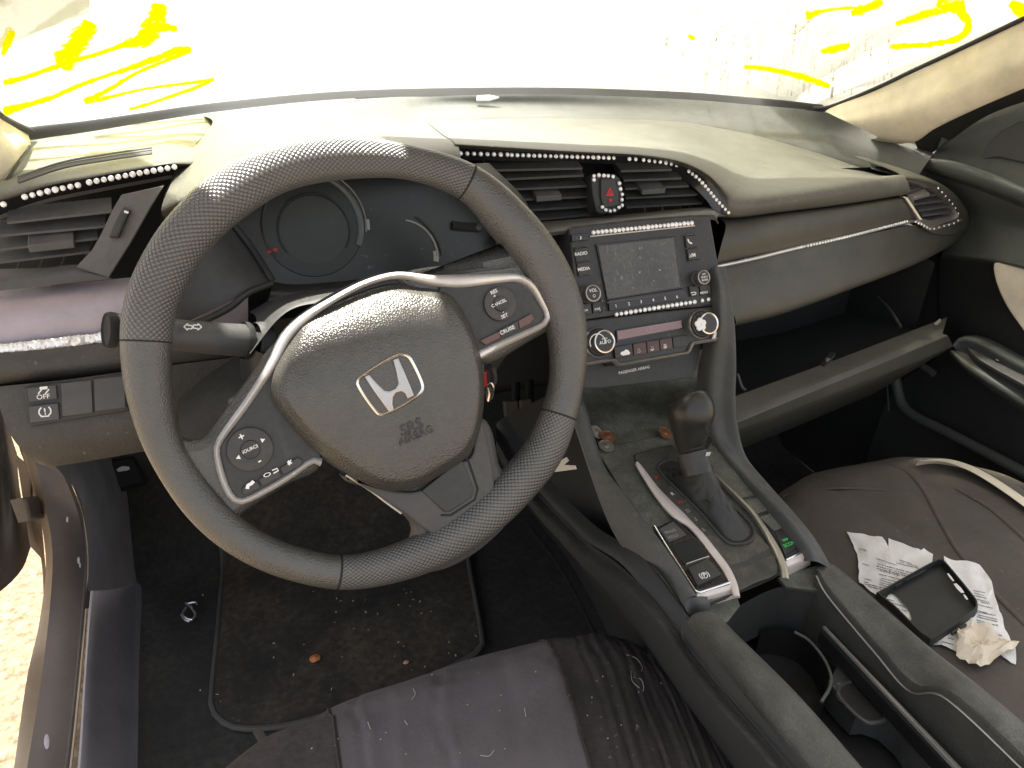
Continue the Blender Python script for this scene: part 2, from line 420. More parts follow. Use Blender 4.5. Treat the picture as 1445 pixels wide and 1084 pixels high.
# --- passenger face: padded trim, bright line, lower roll
F0 = cy([(1012,306,.23),(1110,298,.235),(1200,287,.262),(1288,275,.30)])
F0b = cy([(1024,318,.205),(1108,305,.212),(1200,293,.24),(1290,279,.285)])
F1 = cy([(1018,345,.19),(1105,328,.2),(1200,309,.23),(1290,293,.275)])
F2 = cy([(1010,375,.188),(1100,354,.2),(1200,331,.23),(1292,310,.272)])
MB().loft([F0, F0b, F1, F2], m_trimR, 50, 24).build('passenger_trim', dash)
T2 = cy([(1008,377,.184),(1060,366,.189),(1130,349,.206),(1210,331,.232),(1286,312.5,.268),(1300,317,.27),(1314,323,.275),(1335,318,.287),(1357,310,.30)])
MB().tube(sm(T2, 50), .0026, m_satin, 8).build('bright_line', dash)
L0 = cy([(1012,380,.187),(1100,359,.2),(1200,336,.23),(1290,318,.272),(1316,326,.28),(1362,311,.305)])
L1 = cy([(1025,420,.165),(1105,403,.178),(1200,378,.21),(1285,352,.25),(1322,343,.275),(1366,320,.31)])
L2 = cy([(1038,458,.158),(1110,440,.172),(1200,408,.205),(1280,378,.245),(1318,360,.28),(1362,335,.32)])
MB().loft([L0, L1, L2, [p+V((0,.05,-.012)) for p in L2], [p+V((0,.22,.0)) for p in L2]], m_trimR, 60, 30).build('passenger_lower_roll', dash)
# end cap round the right vent
E1 = cy([(1266,244,.31),(1295,248,.305),(1325,258,.305),(1350,277,.31),(1364,300,.318),(1366,318,.322),(1345,332,.30),(1316,330,.283),(1296,320,.272)])
E2 = cy([(1274,255,.298),(1298,260,.293),(1323,270,.292),(1340,286,.297),(1352,302,.30),(1350,309,.297),(1334,314,.287),(1313,321,.276),(1297,312,.27)])
E3 = cy([(1278,260,.31),(1298,265,.306),(1318,274,.306),(1333,289,.308),(1343,302,.31),(1340,305,.306),(1328,308,.296),(1313,312,.285),(1298,306,.282)])
E0 = [p+V((.03,.12,-.0)) for p in E1]
MB().loft([E0, E1, E2], m_trimR, 70, 24).build('end_cap', dash)
v = thing('air_vent', Y(1315, 290, .3), 'small wedge shaped air vent at the passenger end of the dashboard by the door', 'air vent', 'air vents of the dashboard')
MB().loft([E2, E3, [p+V((0,.03,0)) for p in E3]], m_satin, 60, 7, lin=True).build('frame', v)
MB().prism([p+V((0,.028,0)) for p in sm(E3, 30)], (0, -1, 0), .001, m_blk).build('hollow', v)
for a, b in (((1279,272),(1300,266)), ((1284,280),(1322,275)), ((1290,289),(1332,284)), ((1296,298),(1338,292)), ((1301,305),(1340,300))):
    mb = MB(); slat(mb, a, b, .292, .30, m_gray, .009, .0014); mb.build('slat', v)
mb = MB(); slat(mb, (1285,282), (1312,275), .285, .29, m_satin, .006, .0025); mb.build('aim_tab', v, bevel=.0006)
mb = MB(); a, b = Y(1273,277,.28), Y(1294,309,.268); mb.box((a+b)/2, (a-b)/2, (.003, -.001, 0), (0, .008, 0), m_satin); mb.build('side_rail', v, bevel=.001)

# --- glove box: hollow and the lid hanging open
GB = cy([(1030,455,.2),(1345,330,.32)]); 
def q3(*p): return [V(a) for a in p]
bx0, bx1 = .17, .60
MB().add(q3((bx0,.17,.585),(bx1,.25,.585),(bx1,.5,.60),(bx0,.5,.60), (bx0,.17,.43),(bx1,.25,.47),(bx1,.5,.42),(bx0,.5,.42)), [(3,2,6,7),(0,3,7,4),(1,2,6,5),(4,5,6,7)], m_blk).build('glove_box_hollow', dash)
lid = MB()
p0 = cy([(1036,559,.150),(1190,503,.19),(1337,447,.235)])
p1 = cy([(1040,589,.118),(1198,523,.158),(1330,471,.205)])
p1b = cy([(1040,596,.112),(1199,531,.152),(1338,474,.2)])
p2 = cy([(1038,609,.116),(1199,548,.156),(1345,489,.205)])
p3 = [p+V((0,.12,-.15)) for p in p2]; p4 = [p+V((0,.12,-.15)) for p in p0]
lid.loft([p4, p0, p1, p1b, p2, p3], m_trimR, 30, 26, lin=True)
for i in (0, -1): lid.add([p0[i], p1[i], p1b[i], p2[i], p3[i], p4[i]], [(0, 1, 2, 3, 4, 5)], m_trimR)
LID = lid.build('glove_box_lid', dash, bevel=.0015)
cc = Y(1168, 508, .185); mb = MB(); mb.box(cc, (.014, .006, .005), (0, .004, 0), (0, 0, .003), m_blk); mb.box(cc+V((-.004,-.003,.002)), (.004, .001, 0), (0, .002, 0), (0, 0, .002), m_satin); mb.build('lid_latch', LID)
MB().tube(sm(cy([(1238,420,.30),(1255,437,.26),(1271,462,.225)]), 10), .003, m_dark).build('lid_arm', LID)
MB().tube(sm(cy([(1040,527,.16),(1046,545,.155),(1052,551,.15)]), 10), .0025, m_dark).build('lid_arm', LID)
mb = MB(); cc = Y(1322, 458, .225); mb.box(cc, (.008, .002, .003), (0, .002, .001), (0, 0, .004), m_satin); mb.build('lid_bumper', LID)

# --- driver's outer end: vent, trim, roll, switch panel, knee bolster
T = cy([(-14,310,.21),(20,296,.212),(70,280,.215),(150,264,.22),(243,247,.225)])
A3t = cy([(-14,288,.2),(22,276,.203),(70,262.5,.205),(150,247,.21),(240,231.5,.215)])
MB().loft([A3t, T], m_gloss, 40, 6).build('vent_surround', dash)
MB().loft([T, [p+V((0, .004, -.004)) for p in T]], m_satin, 30, 3).build('vent_edge', dash)
MB().loft([cy([(-20,300,.3),(100,272,.3),(240,245,.3)]), cy([(-20,420,.28),(100,395,.28),(240,380,.28)])], m_blk, 12, 4).build('vent_hollow', dash)
v = thing('air_vent', Y(80, 330, .22), 'wide slatted air vent at the driver side end of the dashboard with a thumb wheel', 'air vent', 'air vents of the dashboard')
P = cy([(172,275,.20),(232,262,.19),(214,292,.178),(184,345,.17),(154,392,.163),(108,377,.166),(131,352,.175),(143,331,.183),(159,297,.194)])
MB().prism(P, (0, -.95, .3), .004, M('divider_plastic', (.075, .073, .078), .45, grain=.2, dust=.3), .001).build('divider', v)
P = cy([(176,291,.185),(185,297,.183),(176,318,.177),(168,336,.172),(155,335,.173),(163,315,.179)])
MB().prism(P, (0, -.95, .3), .006, m_dark, .002).build('thumb_wheel', v)
P = cy([(176,297,.176),(182,299,.175),(181,302,.174),(175,300,.175)]); MB().prism(P, (0, -.95, .3), .002, m_white).build('mark', v)
for a, b in (((10,315),(158,299)), ((-10,334),(149,320)), ((-10,354),(138,337)), ((-10,372),(127,356))):
    mb = MB(); slat(mb, a, b, .195, .195, m_gray, .010, .0010); mb.build('slat', v)
mb = MB(); slat(mb, (40,352), (105,345), .185, .185, m_gray, .012, .0035); mb.build('aim_tab', v, bevel=.001)
for q in (30, 60, 90, 120):
    a, b = Y(q+30, 285, .245), Y(q-8, 385, .24); mb = MB(); mb.box((a+b)/2, (a-b)/2, (.0008, 0, 0), (0, .012, 0), m_dark); mb.build('vane', v)
MB().loft([cy([(-14,380,.2),(60,378,.19),(112,374,.18),(153,388,.17)]), cy([(-14,395,.175),(60,388,.172),(112,382,.168),(155,392,.164)]), cy([(-14,412,.17),(60,404,.168),(112,398,.166),(158,394,.164)])], m_gray, 30, 10).build('vent_sill', dash)
def row(l, tail): return cy(l)+[V(t) for t in tail]
tr0 = cy([(-14,412,.185),(80,402,.183),(160,394,.18),(260,384,.19),(350,376,.2)])
tr1 = cy([(-14,430,.165),(80,419,.164),(165,410,.164),(260,402,.17),(350,395,.18)])
tr2 = cy([(-14,489,.145),(80,481,.146),(168,471,.148),(260,463,.155),(350,455,.165)])
MB().loft([tr0, tr1, cy([(-14,455,.152),(80,446,.152),(168,436,.154),(260,428,.16),(350,420,.17)]), tr2], m_trimL, 40, 16).build('driver_trim', dash)
ro = [tr2, cy([(-14,497,.135),(80,489,.136),(170,480,.138),(260,472,.145),(350,464,.155)]),
      cy([(-14,512,.122),(80,504,.123),(170,494,.125),(260,487,.135),(350,480,.145)]),
      cy([(-14,535,.118),(80,527,.119),(175,517,.121),(260,510,.13),(360,502,.145)]),
      cy([(-14,548,.135),(80,540,.136),(175,530,.138),(260,523,.145),(360,515,.155)])]
MB().loft(ro, m_lower, 40, 24).build('driver_lower_roll', dash)
k0 = cy([(-8,546,.125),(35,542,.118),(100,535,.118),(180,524,.12),(270,512,.13),(370,500,.14)])
k1 = cy([(8,600,.098),(50,600,.095),(110,592,.095),(200,580,.098),(290,568,.11),(385,555,.125)])
k2 = cy([(30,634,.092),(62,636,.09),(118,629,.09),(205,614,.094),(300,600,.108),(395,585,.125)])
k3 = cy([(58,655,.1),(75,657,.098),(125,650,.1),(205,636,.104),(305,618,.118),(400,600,.135)])
MB().loft([k0, k1, k2, k3, [p+V((0,.03,.0)) for p in k3], [p+V((0,.2,.03)) for p in k3]], m_lower, 50, 30).build('knee_bolster', dash)
MB().loft([[p for p in (k0[0], k1[0], k2[0], k3[0])], [p+V((0,.15,0)) for p in (k0[0], k1[0], k2[0], k3[0])]], m_lower, 12, 4).build('bolster_end', dash)
FS = Fr(Y(100, 565, .1), (0.02, -.93, .36)); FS.ex = (FS.h(170,556)-FS.h(40,571)).normalized(); FS.ey = FS.n.cross(FS.ex)
MB().prism(FS.L([(36,546),(60,542),(120,535),(176,527),(183,578),(120,588),(45,600)], -.006), FS.n, .009, m_dark, .0015).build('switch_frame', dash)
sp = thing('switch_bank', FS.o, 'bank of square driver assist switches and blank plates left of the steering wheel', 'switches')
for a, b, w_, t in (((40,548),(80,567),0,0), ((42,573),(83,596),0,1), ((87,541),(130,587),0,2), ((133,535),(176,580),0,3)):
    (x0, y0), (x1, y1) = a, b; dy = (x1-x0)*.118
    P = FS.L([(x0, y0), (x1, y0-dy), (x1+2, y1-dy), (x0+2, y1)], .002)
    mb = MB(); mb.prism(P, FS.n, .004, m_gray, .0008)
    cxm, cym = (x0+x1)/2+1, (y0+y1-dy)/2
    if t == 0:
        mb.text('OFF', FS.h(cxm, cym+5, .0064), FS.ex, FS.ey, .0056, m_white, bold=.01)
        for d in (-5, 5): mb.ribbon(FS.L([(cxm+d-2, cym+1), (cxm+d, cym-2), (cxm+d+2, cym-4), (cxm+d+3, cym-6)], .0062), .001, FS.n, .0003, m_white)
        mb.prism(FS.L([(cxm-5, cym-9), (cxm+6, cym-10), (cxm+6, cym-6), (cxm-5, cym-5)], .0061), FS.n, .0003, m_white)
    if t == 1:
        for q in (([(cxm-5,cym+5),(cxm-8,cym+2),(cxm-8,cym-3),(cxm-5,cym-7)]), ([(cxm+5,cym+4),(cxm+8,cym+1),(cxm+8,cym-4),(cxm+5,cym-8)])): mb.ribbon(sm(FS.L(q, .0062), 10), .0011, FS.n, .0003, m_white)
        mb.ribbon(FS.L([(cxm-6,cym+6),(cxm,cym+5.4),(cxm+6,cym+5)], .0062), .0011, FS.n, .0003, m_white)
        mb.text('!', FS.h(cxm, cym-1, .0064), FS.ex, FS.ey, .0075, m_white, bold=.02)
    mb.build('switch' if t < 2 else 'blank_plate', sp)
# under panel with the bonnet release
kp = [cx([(75,655,-.66),(130,648,-.66),(215,630,-.655)]), cx([(112,700,-.66),(150,700,-.655),(212,700,-.65)]), cx([(124,770,-.665),(160,775,-.66),(205,770,-.65)]), cx([(124,834,-.67),(158,832,-.665),(190,824,-.655)])]
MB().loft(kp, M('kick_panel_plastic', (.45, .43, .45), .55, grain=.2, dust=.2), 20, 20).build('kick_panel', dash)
FK = Fr(X(172, 665, -.648), (.75, -.6, .28))
hr = thing('bonnet_release', FK.o, 'black bonnet release lever with a car symbol in the kick panel below the dash', 'lever')
MB().prism(FK.L([(141,655),(150,649),(186,643),(190,650),(207,678),(202,686),(170,694),(162,692)], -.004), FK.n, .006, m_blk, .001).build('recess', hr)
mb = MB(); mb.prism(FK.L([(151,654),(183,648),(194,664),(198,680),(168,688),(160,672)], .002), FK.n, .006, m_dark, .0015)
mb.prism(FK.L([(164,663),(168,660),(172,658),(178,658),(182,659),(183,662),(180,664),(172,665),(167,666)], .0082), FK.n, .0003, m_white)
mb.build('handle', hr)
# dark lower backing so the dash is closed underneath
MB().add(q3((-.62,.36,.42),(.66,.4,.42),(.66,.4,.70),(-.62,.36,.74)), [(0,1,2,3)], m_blk).build('inner_structure', dash)
# ------------------------------------------------------------------ instrument cluster in its hood
m_lens = M('smoked_lens', (.012, .014, .012), .30, dust=.25, dustcol=(.09, .115, .10), ds=14, specks=.3, spcol=(.28, .3, .27))
m_gauge = M('gauge_ring', (.10, .11, .105), .4, metal=.4)
m_gauge2 = M('gauge_scale', (.34, .33, .30), .5)
FI = Fr((-.34, .215, .70), (0, -.92, .39))
ic = thing('instrument_cluster', FI.o, 'dark switched off instrument cluster with round gauges behind the steering wheel', 'instrument cluster')
P = FI.L([(318,285),(360,252),(430,238),(540,232),(640,250),(700,300),(728,372),(640,385),(560,390),(430,402),(383,397)])
mb = MB(); mb.prism(arc(P, 60, True), FI.n, .001, m_lens); mb.build('lens', ic)
def gring(name, c, rad, w, a0, a1, mat, h=.003, n=40):
    o = FI.h(*c, 0)
    P = []
    for i in range(n):
        a = R(a0+(a1-a0)*i/(n-1)); P.append(o+FI.ex*rad*math.cos(a)+FI.ey*rad*math.sin(a)+FI.n*.0012)
    MB().ribbon(P, w, FI.n, h, mat).build(name, ic)
pxm = (FI.h(440,310)-FI.h(441,310)).length
m_face = M('dial_face', (.030, .034, .031), .45, dust=.4, dustcol=(.12, .14, .125), ds=18)
m_face2 = M('dial_surround', (.016, .019, .0175), .4, dust=.3, dustcol=(.10, .12, .11), ds=18)
MB().lathe(FI.h(441,320,.0012), FI.n, [(72*pxm, 0), (71*pxm, .0006), (50*pxm, .0006)], m_face2, 48, cap=False).build('dial_surround', ic)
MB().lathe(FI.h(443,325,.0012), FI.n, [(50*pxm, 0), (49*pxm, .0008), (0, .0008)], m_face, 48).build('dial_face', ic)
gring('gauge_bezel', (441,318), 69*pxm, .0022, 115, 215, m_gauge)
gring('gauge_bezel', (436,318), 74*pxm, .007, -28, 62, m_gauge)
gring('gauge_bezel', (438,318), 80*pxm, .0016, -12, 85, m_gauge2)
gring('gauge_bezel', (443,325), 51*pxm, .0016, -35, 215, m_gauge)
gring('gauge_scale', (447,318), 73*pxm, .005, -10, 2, m_gauge2, .001)
gring('side_gauge', (568,362), 54*pxm, .0022, -5, 78, m_gauge2, .002)
gring('side_gauge', (568,362), 52*pxm, .006, -14, 4, m_gauge2, .001)
gring('side_gauge', (552,372), 80*pxm, .002, 4, 55, m_gauge)
mb = MB(); mb.ribbon(FI.L([(377,356),(384,354),(391,352)], .002), .003, FI.n, .0005, m_red); mb.build('red_mark', ic)
mb = MB(); mb.ribbon(FI.L([(638,318),(655,320),(672,321)], .004), .009, FI.n, .003, m_blk); mb.lathe(FI.h(675,322,.004), FI.n, [(.0046,0),(.0044,.003),(.003,.0045),(0,.005)], m_gray, 16); mb.build('trip_knob', ic)
# visor walls of the cluster: left cheek panel, right cheek, floor lip
MB().loft([cy([(332,318,.205),(357,352,.19),(383,394,.165)]), cy([(300,340,.165),(315,375,.155),(345,415,.145)]), cy([(240,355,.13),(240,420,.13),(248,462,.13)])], m_gray, 24, 14).build('cheek', ic)
MB().ribbon(sm(cy([(331,318,.2),(357,352,.186),(386,397,.16)]), 12), .006, (-.4, -.8, .3), .004, m_dark).build('cheek_edge', ic)
MB().loft([cy([(645,240,.2),(700,290,.2),(730,372,.19)]), cy([(660,232,.17),(715,285,.17),(745,372,.165)]), cy([(690,230,.2),(745,290,.2),(765,372,.19)])], m_dark, 24, 12).build('cheek', ic)
MB().loft([cy([(385,398,.2),(430,401,.2),(560,389,.2),(730,372,.2)]), cy([(383,408,.15),(430,408,.15),(560,396,.15),(740,378,.15)]), cy([(378,425,.145),(430,418,.14),(560,404,.14),(745,384,.145)])], m_dark, 40, 12).build('floor_lip', ic)
MB().loft([cy([(228,293,.145),(350,238,.135),(520,219,.16),(650,232,.2)]), cy([(250,330,.19),(345,282,.21),(520,240,.22),(650,250,.22)])], m_blk, 30, 6).build('hood_lining', ic)
MB().loft([cy([(228,296,.16),(222,340,.16),(200,394,.165)]), cy([(300,300,.2),(300,400,.17),(250,465,.135)])], m_blk, 16, 6).build('side_wall', ic)
MB().ribbon(sm(cy([(250,465,.128),(290,452,.13),(325,434,.135),(350,414,.14),(385,400,.15)]), 16), .006, (0, -.8, .6), .004, m_dark).build('cheek_edge', ic)

# ------------------------------------------------------------------ steering column cowl and stalk
col_ = thing('steering_column', Y(470, 450, .1), 'dark plastic steering column cowl behind the wheel hub', 'steering column')
c0 = cy([(352,440,.16),(400,415,.16),(470,405,.16),(560,400,.16),(640,392,.165),(720,400,.16),(755,460,.15)])
c1 = cy([(362,452,.10),(405,426,.10),(470,412,.10),(560,405,.10),(640,400,.105),(710,410,.1),(745,465,.09)])
c2 = cy([(352,500,.05),(405,440,.05),(470,425,.05),(560,415,.05),(640,415,.05),(700,430,.05),(735,470,.05)])
MB().loft([c0, c1, c2], m_gray, 50, 16).build('upper_cowl', col_)
MB().grid([[V((x, y, .632+.12*(y-.0)-1.2*(x+.34)**2)) for x in [-.50+.24*i/20 for i in range(21)]] for y in (.15,.10,.05,.0,-.025)], m_dark).build('gap_sun_shield', col_)  # gap cover extended under the hub to block sun from the seat
l0 = cy([(335,455,.12),(338,500,.1),(345,600,.1)]); l1 = cy([(372,500,.05),(390,560,.05),(420,640,.08)]); l2 = cy([(600,560,.03),(620,620,.04),(640,640,.06)]); l3 = cy([(720,480,.06),(716,500,.08),(690,520,.1)])
MB().loft([l0, l1, l2, l3], m_dark, 20, 30).build('lower_cowl', col_)
st = thing('turn_signal_stalk', Y(260, 465, .06), 'black turn signal stalk with two white arrows reaching left past the wheel rim', 'stalk')
ps = [Y(158,466,.045), Y(195,468,.05), Y(250,473,.058), Y(320,479,.066), Y(352,481,.07)]
rs = [ (16.5,), (16.5,), (15.5,), (17.5,), (20,)]
MB().tube(sm(ps, 20), [.0125+.0030*abs(i/19-.35) for i in range(20)], m_gray, 18).build('lever', st)
q = (ps[0]-ps[1]).normalized(); MB().lathe(ps[0]-q*.002, q, [(.0136,0),(.0140,.004),(.0130,.0065),(.0120,.005),(.004,.004),(0,.004)], m_blk, 20).build('end_cap', st)
MB().lathe(ps[-1]-q*-.006, -q, [(.0158,0),(.0162,.004),(.015,.006)], m_dark, 20).build('collar', st)
MB().lathe(ps[-1]-q*.004, -q, [(.0158,0),(.017,.004),(.017,.012)], m_gray, 20).build('collar', st)
FA = Fr(Y(272, 462, .045), (.1, -.72, .69))
mb = MB()
for s_ in (-1, 1):
    c = FA.h(272+s_*5.4, 461.5 - s_*.2, .0); e = (FA.h(300,463)-FA.h(250,460)).normalized(); g = FA.n.cross(e)
    A = [c+e*(s_*x*.00046)+g*(y*.00046) for x, y in ((8,0),(2,6),(2,3),(-5,3),(-5,-3),(2,-3),(2,-6))]
    for a, b in zip(A, A[1:]+A[:1]): mb.ribbon([a, b], .0009, FA.n, .0004, m_white)
mb.build('arrow_print', st)
# key in the ignition with a red fob
KX = 7
ky = thing('car_key', Y(683, 535, .03), 'car key with red fob tag and steel ring hanging behind the wheel hub', 'key')
MB().tube(sm(cy([(675,522,.045),(687,517,.04),(695,522,.035),(698,535,.033),(694,545,.03)]), 14), .0028, m_dark, 8).build('key_head', ky)
m_fob = M('red_fob', (.45, .01, .02), .4)
MB().prism(cy([(677,524,.028),(685,523,.028),(686,544,.028),(678,548,.028)]), (0,-1,.3), .004, m_fob, .001).build('fob', ky)
MB().tube(arc(cy([(691,540,.028),(696,548,.028),(693,562,.028),(688,565,.028),(687,552,.028)]), 20, True), .0012, m_chrome, 6, closed=True).build('key_ring', ky)
MB().tube(sm(cy([(690,546,.024),(692,556,.024),(690,566,.024)]), 8), .0018, m_chrome, 6).build('key_blade', ky)

# ------------------------------------------------------------------ steering wheel
m_rim = M('smooth_wheel_leather', (.050, .050, .047), .30, spec=.85, grain=.5, gs=720, dust=.2, dustcol=(.24, .22, .18), voro=True)
m_hub = M('airbag_cover_plastic', (.042, .041, .037), .30, spec=.8, grain=.5, gs=640, dust=.25, dustcol=(.24, .22, .17), voro=True)
m_spoke = M('spoke_plastic', (.046, .046, .047), .5, grain=.3, gs=420, dust=.3, dustcol=(.25, .23, .19))
m_band = M('wheel_silver', (.62, .60, .585), .38, metal=.55, dust=.2, dustcol=(.5, .46, .4), ds=20)
m_pod = M('pod_plastic', (.020, .020, .021), .45, dust=.3, dustcol=(.2, .19, .16))
m_btn = M('pod_button', (.030, .030, .031), .4, dust=.2)
m_redbtn = M('brown_button', (.11, .055, .05), .45, dust=.2)
m_grip = M('perforated_wheel_leather', (.066, .066, .065), .32, spec=.85, dust=.12, dustcol=(.24, .22, .2))
def perforate(m):
    nt = m.node_tree; N = nt.nodes; L = nt.links; b = N['Principled BSDF']
    uv = N.new('ShaderNodeUVMap'); sx = N.new('ShaderNodeSeparateXYZ'); L.new(uv.outputs[0], sx.inputs[0])
    def f(op, a, c=None):
        n = N.new('ShaderNodeMath'); n.operation = op
        for i, x in enumerate((a, c)):
            if x is None: continue
            if isinstance(x, (int, float)): n.inputs[i].default_value = x
            else: L.new(x, n.inputs[i])
        return n.outputs[0]
    s = f('MULTIPLY', f('ADD', sx.outputs[0], sx.outputs[1]), math.pi); d = f('MULTIPLY', f('SUBTRACT', sx.outputs[0], sx.outputs[1]), math.pi)
    h = f('ABSOLUTE', f('MULTIPLY', f('SINE', s), f('SINE', d)))
    h = f('POWER', h, .6)
    old = b.inputs['Base Color'].links[0].from_socket
    mx = N.new('ShaderNodeMix'); mx.data_type = 'RGBA'; mx.blend_type = 'MULTIPLY'; mx.inputs[0].default_value = 1; L.new(old, mx.inputs[6])
    mr = N.new('ShaderNodeMapRange'); mr.inputs[1].default_value = .1; mr.inputs[2].default_value = .75; mr.inputs[3].default_value = .38; mr.inputs[4].default_value = 1.35; L.new(h, mr.inputs[0])
    L.new(mr.outputs[0], mx.inputs[7]); L.new(mx.outputs[2], b.inputs['Base Color'])
    bp = N.new('ShaderNodeBump'); bp.inputs['Strength'].default_value = .5; bp.inputs['Distance'].default_value = .0016; L.new(h, bp.inputs['Height']); L.new(bp.outputs[0], b.inputs['Normal'])
perforate(m_grip)
tau = R(26)
WF = Fr((-.36, 0, .68), (0, -math.cos(tau), math.sin(tau)))
sw = thing('steering_wheel', WF.o, 'worn dark gray three spoke steering wheel turned slightly left, with dotted grip and chrome badge', 'steering wheel')
RIM = [((168,490),(244,480)),((177,410),(253,437)),((204,350),(276,385)),((243,296),(304,346)),((300,244),(350,305)),((380,208),(414,268)),((480,193),(490,254)),((580,205),(574,254)),((680,242),(640,274)),((745,297),(690,327)),((795,365),(735,382)),((822,435),(764,440)),((827,500),(776,495)),((819,560),(771,562)),((798,630),(744,628)),((757,695),(710,662)),((692,758),(662,706)),((610,806),(592,752)),((500,832),(505,782)),((410,820),(425,772)),((330,786),(356,740)),((265,732),(304,692)),((210,650),(258,622)),((178,565),(246,556))]
rc = []; rw = []
for a, b in RIM:
    p, q = WF.h(*a), WF.h(*b); rc.append((p+q)/2); rw.append(V(((p-q).length/2*.97, 0, 0)))
def rim_grid(mb, t0, t1, mat, k=1.0, n=None, M_=22):
    n = n or int((t1-t0)*9); rows = []; uvs = []; prev = None; s = 0
    for i in range(n+1):
        t = t0+(t1-t0)*i/n
        c = crp(rc, t, True); tg = (crp(rc, t+.02, True)-crp(rc, t-.02, True)).normalized(); o = WF.n.cross(tg); r = crp(rw, t, True).x*k
        if prev is not None: s += (c-prev).length
        prev = c
        rows.append([c+o*(r*math.cos(2*math.pi*j/M_))+WF.n*(r*.98*math.sin(2*math.pi*j/M_)) for j in range(M_+1)])
        uvs.append([(s/.0043, round(2*math.pi*.018/.0043)*j/M_) for j in range(M_+1)])
    mb.grid(rows, mat, uvs=uvs); return mb
for t0, t1, mt, nm in ((.06, 7.96, m_grip, 'perforated_grip'), (8.0, 13.34, m_rim, 'smooth_grip'), (13.38, 18.25, m_grip, 'perforated_grip'), (18.29, 24.02, m_rim, 'smooth_grip')):
    rim_grid(MB(), t0, t1, mt).build(nm, sw)
for t in (.04, 7.98, 13.36, 18.27):
    rim_grid(MB(), t-.03, t+.03, m_blk, .985, 2).build('seam', sw)
# spokes
def wl(l, h): return WF.L(l, h)
def spoke(l, h0, h1, mat, name, bev=.008, n=70):
    P = arc(wl(l, h0), n, True); MB().prism(P, WF.n, h1-h0, mat, bev, back=True).build(name, sw, sharp=60)
spoke([(212,590),(235,598),(252,612),(268,620),(285,617),(301,602),(342,545),(395,482),(430,560),(452,650),(400,682),(345,718),(325,738),(290,716),(250,672)], -.020, .002, m_rim, 'spoke')
spoke([(552,398),(580,383),(640,376),(700,371),(716,365),(725,350),(720,330),(735,325),(790,370),(800,440),(790,475),(772,466),(740,482),(672,516),(640,470),(600,440)], -.020, .002, m_rim, 'spoke')
spoke([(478,668),(520,688),(556,716),(574,732),(580,748),(574,775),(600,800),(660,775),(715,720),(716,664),(702,662),(694,650),(682,600),(655,590),(560,640)], -.020, .004, m_grip if 0 else m_spoke, 'spoke', .006)
P = arc(wl([(498,676),(550,690),(592,690),(640,655),(664,640),(668,590),(676,592),(690,650),(695,700),(686,730),(640,757),(608,752),(560,716)], .002), 90, True)
MB().prism(P, WF.n, .007, m_spoke, .002).build('lower_spoke_cover', sw)
P = wl([(594,692),(646,650),(652,651),(668,690),(665,702),(634,722),(626,722)], .008)
MB().prism(P, WF.n, .003, m_pod, .0015).build('inset_plate', sw)
MB().ribbon(wl([(655,644),(661,651),(674,690),(670,705),(636,727),(622,727)], .0088), .0018, WF.n, .001, m_blk).build('plate_groove', sw)
MB().ribbon(sm(wl([(488,670),(520,690),(548,711),(566,724)], .004), 20), .0022, WF.n, .002, m_band).build('spoke_edge', sw)
# control pods
pl = [(311,640),(313,624),(326,608),(396,510),(404,520),(445,625),(452,645),(438,656),(345,702),(334,700),(322,682)]
P = arc(wl(pl, 0), 70, True); MB().prism(P, WF.n, .006, m_pod, .001).build('control_pod', sw)
pr = [(618,408),(700,399),(728,402),(742,412),(762,440),(762,452),(748,462),(672,498),(660,470)]
P = arc(wl(pr, 0), 70, True); MB().prism(P, WF.n, .006, m_pod, .001).build('control_pod', sw)
# silver band running from the left pod over the pad to the right pod
def band(l, name, h=.0, hh=.0085):
    P = arc(wl([(a, b) for a, b, w in l], h), 90); n = len(P); Wd = [V((w, 0, 0)) for a, b, w in l]; q = arc([V((a, b, w*1.0)) for a, b, w in l], 90)
    k = .62/1080
    MB().ribbon(P, [p.z*k*1.02 for p in q], WF.n, hh, m_band).build(name, sw, sharp=60)
band([(452,651,12),(438,650,9),(400,676,9),(348,704,9),(330,703,9),(317,682,9),(308,650,8),(307,628,9),(322,604,10),(350,566,11),(385,512,16),(403,476,14),(430,449,10),(470,423,9),(510,402,9),(545,391,11),(570,390,14),(610,397,20),(650,398,17),(700,394,13),(728,393,11),(748,404,10),(762,428,10),(770,446,10),(764,458,10),(740,470,11),(700,488,12),(672,502,14)], 'silver_band')
# airbag pad
pad = [(410,471),(424,452),(460,435),(500,416),(539,403),(566,401),(593,407),(612,410),(629,416),(643,432),(661,470),(672,510),(676,546),(673,586),(665,619),(648,645),(620,663),(590,681),(566,687),(536,686),(500,670),(443,630),(403,587),(385,553),(391,514)]
pcx, pcy = sum(a for a, b in pad)/len(pad), sum(b for a, b in pad)/len(pad)
pad = [(pcx+(a-pcx)*1.025, pcy+(b-pcy)*1.025) for a, b in pad]
P = arc(wl(pad, .002), 110, True)
prof = [(1, -.012), (1, .006), (.985, .0125), (.94, .0170), (.90, .0220), (.88, .0238), (.85, .0250), (.7, .0268), (.55, .0278), (.4, .0285), (.25, .0288), (.1, .029)]
ED = lambda a, b: (WF.h(*b, .029)-WF.h(*a, .029)).normalized()
hup = WF.n.cross(ED((565,612),(610,593))); hcn = WF.h(540, 545, 0)
abm = MB().dome(P, WF.n, prof, m_hub)
for v_ in abm.v:
    t_ = (v_-hcn).dot(hup)
    if t_ > .0: v_ -= WF.n*(t_**2*2.9)
abm.build('airbag_cover', sw, sharp=80)
abv = BVHTree.FromPolygons([tuple(p) for p in abm.v], abm.f)
def onpad(a, b): return abv.ray_cast(CO, ray(a, b).normalized())[0] + WF.n*.0009
